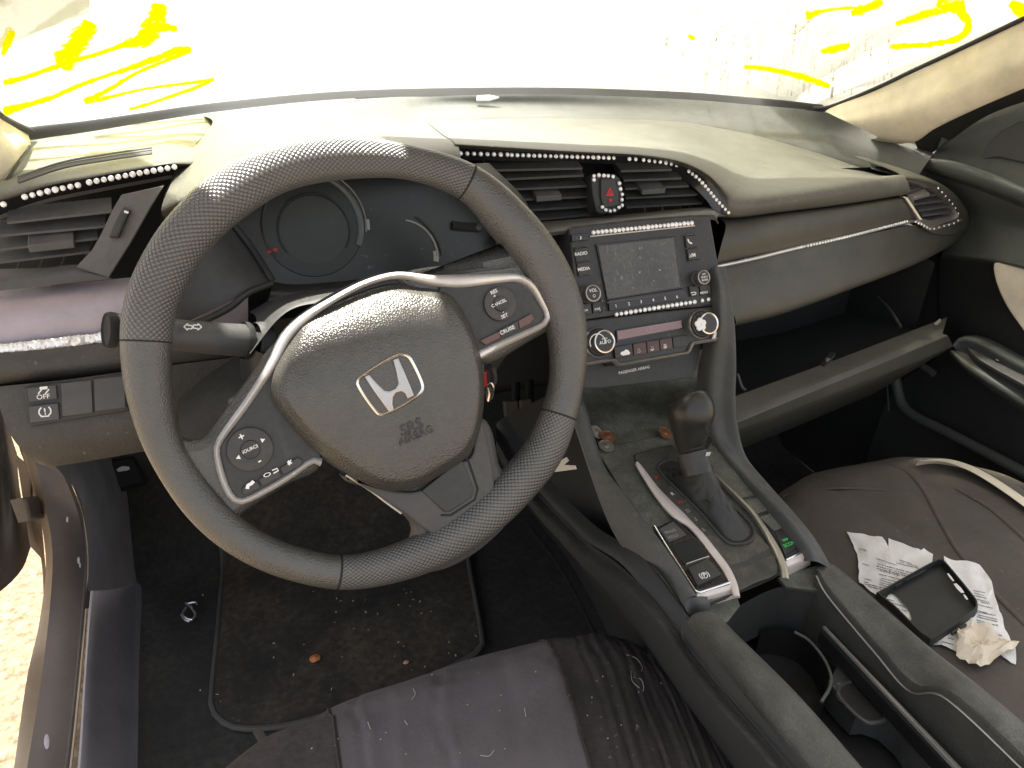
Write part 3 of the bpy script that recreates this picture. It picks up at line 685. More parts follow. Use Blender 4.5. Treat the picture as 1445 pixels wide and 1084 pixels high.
bez = arc(wl([(404,462),(430,438),(470,413),(510,394),(545,384),(600,384),(640,396),(668,440),(682,505),(680,590),(660,640),(600,684),(530,690),(440,636),(392,585),(380,545),(388,505)], -.004), 80, True)
MB().prism(bez, WF.n, -.016, m_pod, 0).prism(bez, WF.n, .0005, m_pod).build('hub_bezel', sw)
dg = lambda h: h
# embossed airbag lettering and badge, on the swelling of the pad
ED = lambda a, b: (WF.h(*b, .029)-WF.h(*a, .029)).normalized()
ex = ED((565,612),(610,593)); ey = WF.n.cross(ex)
m_emb = M('embossed_letter', (.035, .034, .032), .45)
mb = MB(); mb.text('SRS', onpad(581,603), ex, ey, .0125, m_emb, bold=.02); mb.text('AIRBAG', onpad(587,615), ex, ey, .0085, m_emb, bold=.02); mb.build('embossed_letters', sw)
bx, by = 360, 360
def zc(l): return [(360+a/3.0104, 360+b/3.0104) for a, b in l]
out = [(428,556),(430,530),(446,512),(520,462),(588,424),(625,417),(652,424),(670,448),(700,510),(716,556),(708,586),(680,612),(620,650),(556,680),(526,684),(505,668),(464,614)]
inn = [(442,552),(442,534),(456,520),(526,474),(592,438),(622,430),(642,436),(658,458),(686,514),(701,556),(695,578),(672,602),(614,638),(554,666),(530,670),(514,658),(474,606)]
hb = .0288
O = arc(wl(zc(out), hb), 70, True); I = arc(wl(zc(inn), hb), 70, True)
mb = MB(); mb.ring(O, I, WF.n, .0032, m_chrome); mb.build('badge_ring', sw)
Hs = [(460,517),(482,506),(512,540),(546,573),(566,577),(592,566),(604,546),(596,500),(581,444),(606,436),(630,490),(656,552),(674,597),(643,612),(632,588),(618,580),(596,586),(584,604),(582,632),(588,656),(564,667),(545,640),(505,585)]
P = wl(zc(Hs), hb); mb = MB(); mb.prism(P, WF.n, .0035, M('badge_metal', (.46, .44, .43), .3, metal=.9, dust=.15), .0016); mb.build('badge_letter', sw)
# left pod: round pad and three lower buttons
HB = .0064
def disc(c, rpx, mat, name, h=.003, rr=None, par=sw, hb_=HB):
    rad = rpx*.62/1080; mb = MB(); mb.lathe(WF.h(*c, hb_), WF.n, [(rad, 0), (rad*.97, h*.8), (rad*.9, h), (rad*.55, h*.9), (0, h*.9)], mat, 32)
    return mb
eL = ED((330,652),(376,620)); gL = WF.n.cross(eL)
eL = (eL+WF.ex*.0).normalized()
mb = disc((353,634), 30, m_btn, 'x'); dd = HB+.0034
for t, c, s_ in (('+',(341,617),.0085), ('-',(366,650),.0085)):
    mb.text(t, WF.h(*c, dd), ED((340,640),(366,628)), WF.n.cross(ED((340,640),(366,628))), s_, m_white, bold=.015)
for c, s_ in (((371,621),1), ((336,646),-1)):
    e = ED((340,640),(366,628)); g = WF.n.cross(e); o = WF.h(*c, dd); mb.add([o+e*(.0018*s_), o-e*(.0014*s_)+g*.0018, o-e*(.0014*s_)-g*.0018], [(0,1,2)], m_white)
mb.build('round_button', sw)
disc((353,634), 13, m_pod, 'x', .0042).text('SOURCE', WF.h(353,634,HB+.0041), ED((340,640),(366,628)), WF.n.cross(ED((340,640),(366,628))), .0036, m_white, bold=.015).build('round_button', sw)
def key(l, nm='pod_button', mat=m_btn, h=.003):
    mb = MB(); mb.prism(wl(l, HB-.0005), WF.n, h, mat, .0006); return mb
mb = key([(342,688),(362,678),(367,687),(350,696),(343,697)])
mb.ribbon(sm(wl([(349,690),(350,685),(354,683),(358,679)], HB+.0026), 8), .0026, WF.n, .0004, m_white); mb.build('phone_button', sw)
mb = key([(365,676),(392,662),(397,671),(370,685)])
c = WF.h(377,670,HB+.0026); mb.ring([c+ex*.003*math.cos(a/2)+ey*.0016*math.sin(a/2) for a in range(12)], [c+ex*.002*math.cos(a/2)+ey*.001*math.sin(a/2) for a in range(12)], WF.n, .0003, m_white)
mb.ribbon(wl([(384,664),(391,661),(393,664),(386,668)], HB+.0026), .001, WF.n, .0003, m_white); mb.build('info_button', sw)
mb = key([(395,660),(420,645),(427,650),(424,656),(400,669)])
mb.ribbon(wl([(406,645+6),(409,653),(407,656)], HB+.0026), .0022, WF.n, .0003, m_white); mb.ribbon(wl([(411,649),(409,652),(412,654)], HB+.0026), .0009, WF.n, .0003, m_white); mb.build('voice_button', sw)
# right pod: cruise pad
eR = ED((690,436),(716,424)); gR = WF.n.cross(eR)
mb = disc((705,429), 26, m_btn, 'x')
for t, c, s_ in (('RES',(697,412),.0042), ('+',(698,418),.004), ('-',(710,440),.0045), ('SET',(712,446),.0042)): mb.text(t, WF.h(*c, dd), eR, gR, s_, m_white, bold=.015)
mb.build('round_button', sw)
disc((705,429), 12, m_pod, 'x', .0042).text('CANCEL', WF.h(704,428,HB+.0041), eR, gR, .0038, m_white, bold=.015).build('round_button', sw)
key([(676,481),(703,468),(705,476),(684,487)], mat=m_redbtn).build('pod_button', sw)
key([(702,467),(729,453),(731,464),(706,476)], mat=m_btn).text('CRUISE', WF.h(716,466,HB+.0028), ED((703,472),(730,459)), WF.n.cross(ED((703,472),(730,459))), .0045, m_white, bold=.015).build('pod_button', sw)
key([(730,453),(748,443),(752,450),(746,457),(732,464)], mat=m_redbtn).build('pod_button', sw)
# ------------------------------------------------------------------ infotainment unit and climate panel
FU = Fr((-.005, .163, .72), (0, -.89, .455))
HD = FU.h
def zu(l): return [(740+a/3.3875, 220+b/3.3875) for a, b in l]
def U(l, h=0): return FU.L(zu(l), h)
def uo(a, b, h=0): return FU.h(740+a/3.3875, 220+b/3.3875, h)
ux = (uo(750,640)-uo(400,700)).normalized(); uy = FU.n.cross(ux)
un = thing('infotainment_unit', FU.o, 'black dashboard radio unit with a scratched dead touchscreen and round knobs', 'radio unit')
P = [p-FU.n*.03 for p in U([(212,348),(232,334),(520,302),(800,280),(880,283),(892,300),(930,520),(935,640),(935,715),(660,740),(430,765),(262,790)])]
MB().prism(P, FU.n, .03, m_panel, .003).build('face', un)
P = U([(338,424),(718,384),(752,634),(392,690)], .0002); mb = MB(); mb.prism(P, FU.n, .0022, m_gloss, .0008); mb.build('screen_bezel', un)
P = U([(350,432),(712,392),(742,628),(396,684)], .0026); MB().prism(P, FU.n, .0008, m_screen, .0004).build('screen', un)
P = U([(394,692),(754,636),(762,652),(766,684),(400,742)], .0002); MB().prism(P, FU.n, .004, m_gloss, .0008).build('preset_bar', un)
mb = MB(); mb.ribbon(U([(396,702),(758,650)], .0044), .0016, FU.n, .0006, m_gray); mb.build('preset_rail', un)
mb = MB()
for k, (a, b) in enumerate(((438,718),(500,708),(558,698),(616,690),(673,682),(730,674))): mb.text(str(k+1), uo(a, b, .0046), ux, uy, .0048, m_white, bold=.02)
mb.build('preset_numbers', un)
MB().ribbon(U([(312,386),(560,360),(812,334)], .0004), .0018, FU.n, .0012, m_satin).build('silver_line', un)
def ubtn(l, nm, h=.0028, mat=m_panel):
    return MB().prism(U(l, .0002), FU.n, h, mat, .0007)
mb = ubtn([(216,380),(292,372),(297,404),(220,412)], 'b', .0045, m_gloss)
mb.lathe(uo(249,393,.0047), FU.n, [(.0013,0),(.0013,.0003),(0,.0003)], m_gray, 12); mb.ribbon(sm(U([(266,385),(272,392),(266,399)], .0047), 6), .001, FU.n, .0003, m_white); mb.build('day_night_button', un)
mb = ubtn([(234,446),(302,438),(308,502),(244,510)], 'b'); mb.text('RADIO', uo(271,468,.0032), ux, uy, .0050, m_white, bold=.02); mb.build('radio_button', un)
mb = ubtn([(246,516),(310,508),(320,566),(256,576)], 'b'); mb.text('MEDIA', uo(284,541,.0032), ux, uy, .0050, m_white, bold=.02); mb.build('media_button', un)
for l in ([(233,441),(299,434)], [(247,513),(308,506)], [(257,577),(321,568)], [(760,381),(816,375)], [(780,506),(836,498)], [(770,444),(824,437)]):
    MB().ribbon(U(l, .0004), .0010, FU.n, .0032, m_satin).build('button_rule', un)
mb = ubtn([(762,386),(816,380),(824,434),(770,442)], 'b')
mb.ribbon(sm(U([(781,398),(784,408),(791,416),(801,419)], .0032), 8), .0017, FU.n, .0004, m_white); mb.build('phone_button', un)
mb = ubtn([(772,448),(826,441),(836,494),(780,502)], 'b'); mb.text('♪/M', uo(803,476,.0032), ux, uy, .006, m_white, bold=.02); mb.build('audio_button', un)
def knob(c, foot, rpx, H, txt=None, sz=.005, cap=m_panel, side=m_gray, ringm=m_satin, name='knob'):
    """round control; c = face centre, foot = base centre in the zoomed view"""
    r = rpx/3.3875*.88/1080
    o = uo(*foot, 0)
    k = MB(); k.lathe(o, FU.n, [(r*1.12, 0), (r*1.1, H*.25), (r*1.02, H*.3), (r, H*.9), (r*.97, H)], side, 36); k = k.build(name, un_)
    k2 = MB(); k2.lathe(o, FU.n, [(r*.99, H), (r*.985, H+.0012), (r*.9, H+.0016), (r*.84, H+.0011)], ringm, 36, cap=False); k2.build('knob_ring', k)
    k3 = MB(); k3.lathe(o, FU.n, [(r*.87, H+.0011), (r*.4, H+.0012), (0, H+.0012)], cap, 36)
    for t, du, dv, s_ in (txt or ()): k3.text(t, o+FU.n*(H+.0017)+ux*du+uy*dv, ux, uy, s_, m_white, bold=.015)
    return k3.build('knob_cap', k)
un_ = un
kc = knob((329,655), (300,664), 38, .014, [('VOL', 0, .0028, .0050)])
b2 = MB(); o = uo(300,664,0)+FU.n*.0158-uy*.003
cc_ = [(o+ux*.0017*math.cos(a*.42)+uy*.0017*math.sin(a*.42)) for a in range(15)]; b2.ring(cc_, [o+(p-o)*.68 for p in cc_], FU.n, .0003, m_white); b2.build('power_mark', kc.parent)
knob((855,582), (825,588), 34, .013, [('LIST', 0, .0034, .0028), ('SELECT', 0, 0, .0028), ('ENTER', 0, -.0034, .0028)])
mb = ubtn([(262,712),(312,706),(318,756),(268,762)], 'b'); mb.text('|<<', uo(290,740,.0032), ux, uy, .005, m_white, bold=.02); mb.build('track_button', un)
mb = ubtn([(320,704),(372,694),(376,742),(324,754)], 'b'); mb.text('>>|', uo(349,733,.0032), ux, uy, .005, m_white, bold=.02); mb.build('track_button', un)
MB().ribbon(sm(U([(362,686),(371,700),(375,730),(368,752)], .0022), 10), .0009, FU.n, .0022, m_chrome).build('chip_mark', un)
mb = ubtn([(780,626),(824,622),(832,668),(790,674)], 'b'); mb.ribbon(sm(U([(795,655),(815,652),(820,657),(815,663),(800,665)], .0032), 10), .0009, FU.n, .0003, m_white); mb.build('back_button', un)
mb = ubtn([(830,621),(882,614),(888,660),(838,668)], 'b'); mb.text('MENU', uo(859,654,.0032), ux, uy, .0038, m_white, bold=.01); mb.build('menu_button', un)
# climate control below
un_ = cl = thing('climate_panel', uo(620,900), 'climate control panel with two chrome ringed dials and pinkish display under the radio', 'climate control')
P = [p-FU.n*.03 for p in U([(258,792),(430,768),(660,742),(937,716),(942,760),(932,860),(905,890),(795,903),(772,944),(442,1002),(410,974),(262,1000)])]
MB().prism(P, FU.n, .029, m_panel, .002).build('face', cl)
bl = U([(262,1000),(300,993),(412,975),(420,978),(440,996),(450,998),(600,972),(768,942),(776,934),(792,900),(800,896),(900,880),(906,872)], -.004)
MB().ribbon(bl, .0042, FU.n, .007, m_satin).build('silver_edge', cl)
P = U([(906,780),(924,782),(922,822),(906,874),(886,878),(900,838)], -.001); MB().prism(P, FU.n, .004, m_satin, .001).build('silver_corner', cl)
m_disp = M('climate_display', (.26, .17, .19), .25, dust=.3, dustcol=(.34, .3, .22), ds=12, vs=8)
P = U([(436,834),(752,782),(760,826),(440,894)], 0); MB().prism(P, FU.n, .0014, m_gloss, .0004).build('display_bezel', cl)
P = U([(442,838),(748,787),(754,822),(446,880)], .0016); MB().prism(P, FU.n, .0006, m_disp, .0002).build('display', cl)
for k, l in enumerate(([(424,916),(508,900),(514,956),(430,970)], [(514,900),(574,890),(580,944),(518,955)], [(578,889),(636,880),(642,933),(584,943)], [(640,879),(698,870),(704,920),(646,932)], [(702,869),(770,858),(776,906),(708,919)])):
    mb = ubtn(l, 'b', .003, M('climate_button', (.065, .032, .030), .45, dust=.2) if k in (1, 2, 3) else m_panel)
    c = (sum(a for a, b in l)/4, sum(b for a, b in l)/4)
    if k == 0:
        mb.prism(U([(458,948),(462,938),(474,934),(484,926),(496,928),(500,936),(506,942),(500,950),(470,955)], .0034), FU.n, .0003, m_white)
    elif k == 4: mb.text('A/C', uo(c[0], c[1]+4, .0034), ux, uy, .0050, m_gray, bold=.01)
    else:
        o = uo(c[0], c[1]+8, .0034)
        for s_ in (-1, 0, 1): mb.ribbon([o+ux*(s_*.0012)+uy*.0022, o+ux*(s_*.0012+.0003), o+ux*(s_*.0012)-uy*.001], .0005, FU.n, .0002, m_white if k == 3 else m_gauge2)
        mb.ribbon([o-ux*.0022-uy*.0014, o-uy*.0024, o+ux*.0022-uy*.0012], .0009, FU.n, .0002, m_white if k > 1 else m_gauge2)
    mb.build('climate_button', cl)
def dial(c, txt):
    r0 = 66/3.3875*.88/1080; o = uo(*c, 0)
    mb = MB(); mb.lathe(o, FU.n, [(r0*1.06, -.001), (r0*1.06, .002), (r0*1.0, .0032), (r0*.93, .002), (r0*.9, .0004)], m_satin, 40, cap=False); mb.build('dial_surround', cl)
    return knob(None, c, 52, .016, txt, ringm=m_chrome, name='dial')
kc = dial((350,892), [('PUSH', 0, .0030, .0027), ('AUTO', 0, -.0008, .0050)])
o = uo(350,892,.0174); pts = [o+ux*.0092*math.cos(R(a))+uy*.0092*math.sin(R(a)) for a in range(-20, 201, 10)]
MB().ribbon(pts, .0010, FU.n, .0004, m_white).build('dial_mark', kc.parent)
kc = dial((842,806), [])
# flower sticker stuck on the passenger dial
o = uo(842,806,.0176); mb = MB()
for k in range(5):
    a = R(90+72*k); c = o+(ux*math.cos(a)+uy*math.sin(a))*.0042
    mb.lathe(c, FU.n, [(.0037, 0), (.0032, .001), (0, .0014)], m_white, 14)
tag(mb.build('flower_sticker'), 'white flower sticker on the right climate dial', 'sticker')
mb = MB(); mb.text('PASSENGER AIRBAG', uo(525,1024,-.0255), ux, uy, .0046, m_white, bold=.01)
tb = mb
# the panel below the climate controls, running down to the open pocket
P = [p-FU.n*.034 for p in U([(258,1000),(410,976),(442,1000),(772,942),(795,903),(930,864),(912,905),(890,1000),(870,1060),(600,1090),(420,1110),(290,1110)])]
MB().prism(P, FU.n, .006, m_dark, .001).build('lower_panel', cl)
P = [p-FU.n*.034 for p in U([(258,990),(900,870),(900,985),(270,1110)])]
tb.build('airbag_lettering', cl)

# ------------------------------------------------------------------ rhinestones, each stone a part of the strip it is glued in
gm = MB(); gm.lathe((0, 0, 0), (0, 0, 1), [(1, 0), (.92, .28), (.55, .55), (.5, .56), (0, .58)], m_gem, 8)
def stones(pts, n, r, label, group, base=None, jit=.15):
    t = thing('rhinestone_strip', sum(pts, V())/len(pts), label, 'rhinestones', group)
    n = V(n).normalized(); b = V(t['base'])
    me = stones.me
    from mathutils import Quaternion
    for p in pts:
        o = D.objects.new('rhinestone', me); COL.objects.link(o); o.parent = t
        rr = r*random.uniform(.88, 1.06)
        q = (n+V((random.uniform(-1, 1), random.uniform(-1, 1), random.uniform(-1, 1)))*jit).normalized()
        o.location = p-b; o.rotation_euler = q.to_track_quat('Z', 'Y').to_euler(); o.scale = (rr, rr, rr)
    return t
_o = gm.build('rhinestone', None, loc=(0, 0, 0), sharp=8); stones.me = _o.data; D.objects.remove(_o)
stones.me.name = 'rhinestone'
grp = 'rhinestone strips glued along the dashboard'
def ys(l, n): return arc(cy(l), n)
ln = ys([(5,288.5,.196),(36,277.5,.198)], 3)
stones([ln[0]] + ys([(35,278,.198),(68,270,.2),(110,261.5,.203)], 8) + ys([(126,257.5,.204),(180,247.5,.207),(246,236,.211)], 13), (0, -.9, .4), .0028, 'row of oval rhinestones above the driver side air vent', grp)
a1 = ys([(640,216.5,.236),(700,218,.24),(716,218.4,.24)], 9) + ys([(722,219,.241),(790,220.8,.244),(866,223,.246)], 20) + ys([(888,224.5,.245),(897,225,.245)], 2) + ys([(908,226,.245),(940,230,.244),(962,235.5,.243)], 8)
a2 = ys([(972,242,.236),(985,252,.227),(998,266,.219),(1010,281,.212),(1028,300,.2)], 14)
stones(a1+a2, (0, -.9, .4), .0027, 'long row of rhinestones curving along the dash lip over the middle vents', grp)
hs = [(838,248.5),(845,247.5),(852,248),(858,248.5),(865,249.5),(838,254),(874,259),(875.5,267),(878,274.5),(877.5,282),(878,290),(873.5,293),(867,297),(861,298),(855,296.5),(850,292.5)]
stones([FH.h(a, b, .003) for a, b in hs], FH.n, .0026, 'rhinestones bordering the hazard switch', grp)
stones(arc(U([(330,367),(560,344),(800,321)], .0006), 25), FU.n, .0029, 'straight row of rhinestones above the touchscreen on a silver line', grp)
stones(arc(U([(440,758),(620,728),(813,698)], .0006), 18)+[uo(850,692,.0006), uo(880,686,.0006)], FU.n, .0029, 'straight row of rhinestones below the touchscreen preset numbers', grp)
stones(ys([(1052,367,.187),(1090,359,.197),(1130,349,.204)], 22)+ys([(1140,347,.205),(1190,335.5,.222),(1280,312.5,.262)], 40)+ys([(1292,313,.264),(1312,323,.27)], 6), (0, -.9, .4), .0021, 'thin line of tiny rhinestones along the passenger side trim', grp)
stones(ys([(1318,323,.27),(1350,313,.285),(1352,300,.294),(1340,283,.29),(1324,266,.285)], 13), (0, -.9, .4), .0018, 'broken ring of tiny rhinestones round the passenger end vent', grp)
mb = MB()
rope = ys([(-10,494,.136),(60,487,.137),(148,476,.139)], 26)
stones(rope, (0, -.85, .5), .0052, 'chunky silver rhinestone rope along the driver side trim', grp, jit=.35)
# ------------------------------------------------------------------ centre console
m_cons = M('console_soft_plastic', (.056, .058, .057), .55, grain=.35, gs=450, dust=.35, dustcol=(.22, .22, .2))
m_plate = M('dusty_console_plate', (.038, .040, .036), .5, grain=.15, gs=450, dust=.7, dustcol=(.29, .29, .23), ds=34, specks=.3)
m_arm = M('armrest_vinyl', (.036, .036, .034), .45, grain=.45, gs=650, dust=.38, dustcol=(.28, .28, .22), ds=32, voro=True)
m_worn = M('worn_silver', (.70, .63, .60), .42, metal=.35, dust=.45, dustcol=(.42, .36, .33), ds=40, specks=.8, spcol=(.8, .78, .74))
m_goldln = M('aged_silver', (.50, .48, .42), .35, metal=.8, dust=.3, dustcol=(.4, .35, .25), ds=30)
m_carpet = M('black_carpet', (.015, .015, .015), .95, grain=.6, gs=700, dust=.6, dustcol=(.085, .08, .07), ds=6, specks=.10, spcol=(.16, .15, .13))
m_wall = M('console_side', (.030, .031, .032), .7, grain=.3, gs=500)
sl = .21
KF = Fr((0, -.12, .432), (0, -sl, 1))
cc = thing('centre_console', (0, -.1, .0), 'dusty dark centre console with silver edged shift surround and cup holders between the seats', 'console')
I = cx([(800,500,-.068),(822,560,-.072),(852,655,-.072),(882,698,-.072),(913,738,-.072),(945,782,-.072),(984,842,-.072)])
Cc = cx([(788,490,-.078),(809,545,-.082),(840,640,-.082),(868,690,-.082),(900,738,-.082),(930,785,-.082),(968,848,-.082)])
O = cx([(776,500,-.088),(798,560,-.092),(832,664,-.092),(857,730,-.092),(882,775,-.092),(909,811,-.092),(966,876,-.092)])
MB().loft([[p+V((.004, 0, -.02)) for p in I], I, Cc, O, [p+V((.006, 0, -.012)) for p in O]], m_cons, 60, 30).build('side_rail', cc)
MB().loft([[O[-1], Cc[-1], I[-1], I[-1]+V((.012,0,-.004))], [p+V((.002,-.006,-.014)) for p in (O[-1], Cc[-1], I[-1], I[-1]+V((.012,0,-.004)))], [p+V((.004,-.004,-.07)) for p in (O[-1], Cc[-1], I[-1], I[-1]+V((.012,0,-.004)))]], m_cons, 16, 10).build('rail_end', cc)
MB().tube(sm(O, 50), .0009, m_strip, 6).build('rail_edge', cc)
Rg = cx([(700,600,-.105),(740,670,-.105),(786,722,-.105),(826,762,-.105),(866,794,-.105),(903,816,-.105),(962,910,-.108),(1010,960,-.108),(1110,1084,-.11),(1150,1130,-.11)])
Oh = [p+V((.03, .01, -.05)) for p in O]
flo = cz([(690,640,.0),(715,690,.0),(745,727,.0),(780,772,.0),(816,821,.0),(853,895,.0),(920,1010,.0),(960,1084,0),(1000,1150,0)])
MB().loft([arc([p+V((.006, 0, -.012)) for p in O], 8), arc(Oh, 8), arc([p+V((.016, 0, .012)) for p in Rg[:7]], 8)], m_blk, 50, 20).build('side_hollow', cc)
MB().loft([arc([p+V((.016, 0, .012)) for p in Rg], 8), arc([p+V((.004, 0, .006)) for p in Rg], 8), arc(Rg, 8)], m_wall, 50, 10).build('side_ridge', cc)
MB().loft([arc(Rg, 10), arc([p+V((-.004, -.01, -.03)) for p in Rg], 10), arc([p+V((0, 0, .03)) for p in flo], 10), arc([p+V((-.02, 0, 0)) for p in flo], 10)], m_carpet, 50, 20).build('tunnel_carpet', cc)
IR = cx([(1008,378,.085),(1015,410,.083),(1013,470,.080),(1004,518,.076),(1001,565,.072),(1003,602,.072),(1014,627,.072),(1048,668,.072),(1080,700,.072),(1112,731,.072),(1141,772,.072),(1148,792,.072)])
MR = cx([(1016,376,.093),(1024,415,.092),(1026,465,.090),(1022,515,.088),(1020,560,.085),(1022,600,.085),(1034,636,.085),(1066,675,.085),(1098,708,.085),(1130,743,.085),(1154,778,.085),(1160,796,.085)])
OR_ = cx([(1024,378,.10),(1031,418,.10),(1037,460,.10),(1039,515,.098),(1038,560,.096),(1041,600,.096),(1053,644,.096),(1085,684,.096),(1116,719,.096),(1148,758,.096),(1168,792,.096),(1172,805,.096)])
MB().loft([[p+V((-.003, .02, -.016)) for p in IR], IR, MR, OR_, [p+V((.004, .02, -.02)) for p in OR_]], m_cons, 80, 30).build('side_rail', cc)
MB().loft([[p+V((.004, .02, -.02)) for p in OR_], [V((.115, p.y+.03, .2)) for p in OR_], [V((.12, p.y+.04, 0)) for p in OR_]], m_wall, 40, 8).build('side_panel', cc)
# pocket below the radio
pk = [KF.L([(852,648),(900,636),(943,627),(1003,621)], -.003), KF.L([(838,612),(890,600),(940,592),(1003,585)], -.004), cy([(822,560,.185),(880,550,.19),(940,542,.19),(1006,532,.185)]), cy([(818,520,.19),(880,512,.195),(940,502,.195),(1008,490,.19)])]
MB().loft(pk, m_plate, 30, 20).build('pocket', cc)
# shift surround
MB().prism(KF.L([(840,640),(945,617),(1005,614),(1052,672),(1100,728),(1146,782),(1100,812),(1062,826),(1035,842),(984,862),(940,800),(900,738)], -.008), KF.n, .007, m_plate, .001).build('surround', cc)
g = [(895,650),(899,643),(940,632),(952,634),(1002,690),(1050,738),(1086,776),(1096,800),(1094,814),(1064,826),(1038,838),(1026,826),(1000,780),(962,734),(930,700)]
MB().prism(arc(KF.L(g, 0), 60, True), KF.n, .004, M('gate_plastic', (.022, .023, .022), .38, dust=.45, dustcol=(.27, .27, .21), ds=30, specks=.2), .0015).build('gate_plate', cc)
# dark nose of the gate plate towards the cup holders
MB().loft([KF.L([(1010,800),(1050,792),(1092,770)], .0045), KF.L([(1020,818),(1060,806),(1096,790)], .002), KF.L([(1036,840),(1064,829),(1096,815)], -.014)], m_dark, 24, 12).build('gate_nose', cc)
P = arc(KF.L([(929,662),(934,653),(948,649),(962,656),(1000,688),(1030,712),(1058,738),(1064,752),(1058,764),(1040,768),(1022,762),(990,725),(955,690)], .0045), 60, True)
mb = MB(); mb.prism(P, KF.n, .0006, m_blk); mb.build('shift_slot', cc)
mb = MB(); mb.tube(arc(KF.L([(929,662),(934,653),(948,649),(962,656),(1000,688),(1030,712),(1058,738),(1064,752),(1058,764),(1040,768),(1022,762),(990,725),(955,690)], .005), 60, True), .0016, m_dark, 8, closed=True); mb.build('slot_rim', cc)
# silver pointed blade on the left, aged silver rail on the right
Lb = KF.L([(897,654),(899,657),(918,690),(938,716),(952,730),(970,742),(985,758),(1003,782),(1018,802),(1030,824),(1038,846)], .004); Wb = KF.L([(898,655),(903,660),(927,690),(951,716),(964,728),(978,742),(993,758),(1012,782),(1027,802),(1037,822),(1041,842)], .004)
MB().ribbon(sm([a.lerp(b, .5) for a, b in zip(Lb, Wb)], 50), [w.x*1.3 for w in sm([V((max((a-b).length, .001), 0, 0)) for a, b in zip(Lb, Wb)], 50)], KF.n, .0035, m_worn).build('silver_blade', cc)
rb = KF.L([(988,655),(1012,678),(1041,705),(1060,724),(1074,743),(1088,765),(1098,784),(1105,803),(1107,820)], .004)
MB().ribbon(sm(rb, 50), [.0030+.0045*min(1, i/30) for i in range(50)], KF.n, .005, m_goldln).build('silver_rail', cc)
# left switch pod
MB().prism(KF.L([(925,748),(952,736),(968,752),(1003,782),(1022,806),(1032,824),(984,838),(955,796)], .0), KF.n, .005, m_gloss, .001).build('switch_pod', cc)
MB().ribbon(sm(KF.L([(923,744),(940,772),(960,803),(976,828),(984,837),(998,834),(1034,822)], .004), 40), .0032, KF.n, .003, m_chrome).build('silver_edge', cc)
MB().loft([KF.L([(983,838),(1010,831),(1036,823)], .006), KF.L([(985,846),(1012,839),(1038,832)], .003), KF.L([(988,858),(1014,853),(1039,845)], -.012)], m_worn, 16, 10).build('silver_nose', cc)
kx = (KF.h(1010,790)-KF.h(970,802)).normalized(); ky_ = KF.n.cross(kx)
mb = MB(); mb.prism(KF.L([(929,749),(949,738),(968,757),(943,767)], .0045), KF.n, .003, m_gray, .0008)
mb.text('BRAKE', KF.h(946,750,.0079), kx, ky_, .0045, m_gauge2, bold=.01); mb.text('HOLD', KF.h(950,757,.0079), kx, ky_, .0045, m_gauge2, bold=.01); mb.build('brake_hold_button', cc)
mb = MB(); mb.prism(KF.L([(947,770),(978,761),(998,786),(965,797)], .0052), KF.n, .0004, m_blk); mb.ribbon(KF.L([(967,799),(984,793),(999,788)], .005), .0018, KF.n, .004, m_goldln); mb.build('brake_well', cc)
mb = MB(); mb.prism(KF.L([(969,804),(998,791),(1017,814),(983,830)], .0045), KF.n, .0045, m_dark, .0012)
c = KF.h(994,812,.0093); q = [c+kx*.0036*math.cos(a*.42)+ky_*.0036*math.sin(a*.42) for a in range(15)]; mb.ring(q, [c+(p-c)*.78 for p in q], KF.n, .0002, m_white)
mb.text('P', c+KF.n*.0002, kx, ky_, .0058, m_white, bold=.02)
for s_ in (-1, 1): mb.ribbon([c+kx*(.0052*s_*math.cos(a))+ky_*.0052*math.sin(a) for a in (-.7, -.25, .25, .7)], .0008, KF.n, .0002, m_white)
mb.build('parking_brake_switch', cc)
mb = MB()
for t, p, mt in (('P',(927,674),m_red),('R',(949,697),m_white),('N',(960,709),m_red),('D',(971,721),m_gauge2),('S',(982,733),m_gauge2),('L',(993,747),m_gauge2)): mb.text(t, KF.h(*p, .0046), kx, ky_, .0062, mt, bold=.015)
mb.build('gear_letters', cc)
# right side: dusty lid, blank switches, green ECON switch
MB().prism(KF.L([(1001,628),(1012,628),(1068,696),(1080,700),(1045,708),(1000,668),(990,650)], .0), KF.n, .005, m_plate, .001).build('side_lid', cc)
MB().prism(KF.L([(1046,708),(1078,699),(1110,730),(1138,766),(1140,776),(1107,792),(1096,770),(1080,745)], .0), KF.n, .005, m_dark, .001).build('switch_pod', cc)
for l, nm in (([(1051,708),(1080,700),(1093,718),(1067,727)], 'blank_switch'), ([(1071,731),(1099,722),(1112,744),(1092,751)], 'blank_switch')):
    MB().prism(KF.L(l, .0045), KF.n, .002, m_plate, .0008).build(nm, cc)
mb = MB(); mb.prism(KF.L([(1093,753),(1113,746),(1133,769),(1107,785)], .0045), KF.n, .002, m_dark, .0008)
kx2 = (KF.h(1125,768)-KF.h(1105,776)).normalized(); ky2 = KF.n.cross(kx2); c = KF.h(1114,768,.0068)
mb.text('ECON', c, kx2, ky2, .0055, m_green, bold=.03)
for d, a in ((0, 90), (-.0018, 130), (.0018, 50)):
    o = c+kx2*d+ky2*.0055; e = kx2*math.cos(R(a))+ky2*math.sin(R(a)); w = KF.n.cross(e)
    mb.add([o-e*.001, o+w*.0011+e*.0012, o+e*.0034, o-w*.0011+e*.0012], [(0,1,2,3)], m_green)
mb.build('econ_switch', cc)
MB().ribbon(sm(KF.L([(1069,698),(1090,712),(1111,731),(1127,750),(1139,766),(1139,775),(1124,784),(1108,792)], .004), 40), .003, KF.n, .003, m_chrome).build('silver_edge', cc)
MB().loft([KF.L([(1107,793),(1124,785),(1140,776)], .006), KF.L([(1108,802),(1126,794),(1142,784)], .003), KF.L([(1110,816),(1128,807),(1144,797)], -.014)], m_worn, 16, 10).build('silver_nose', cc)
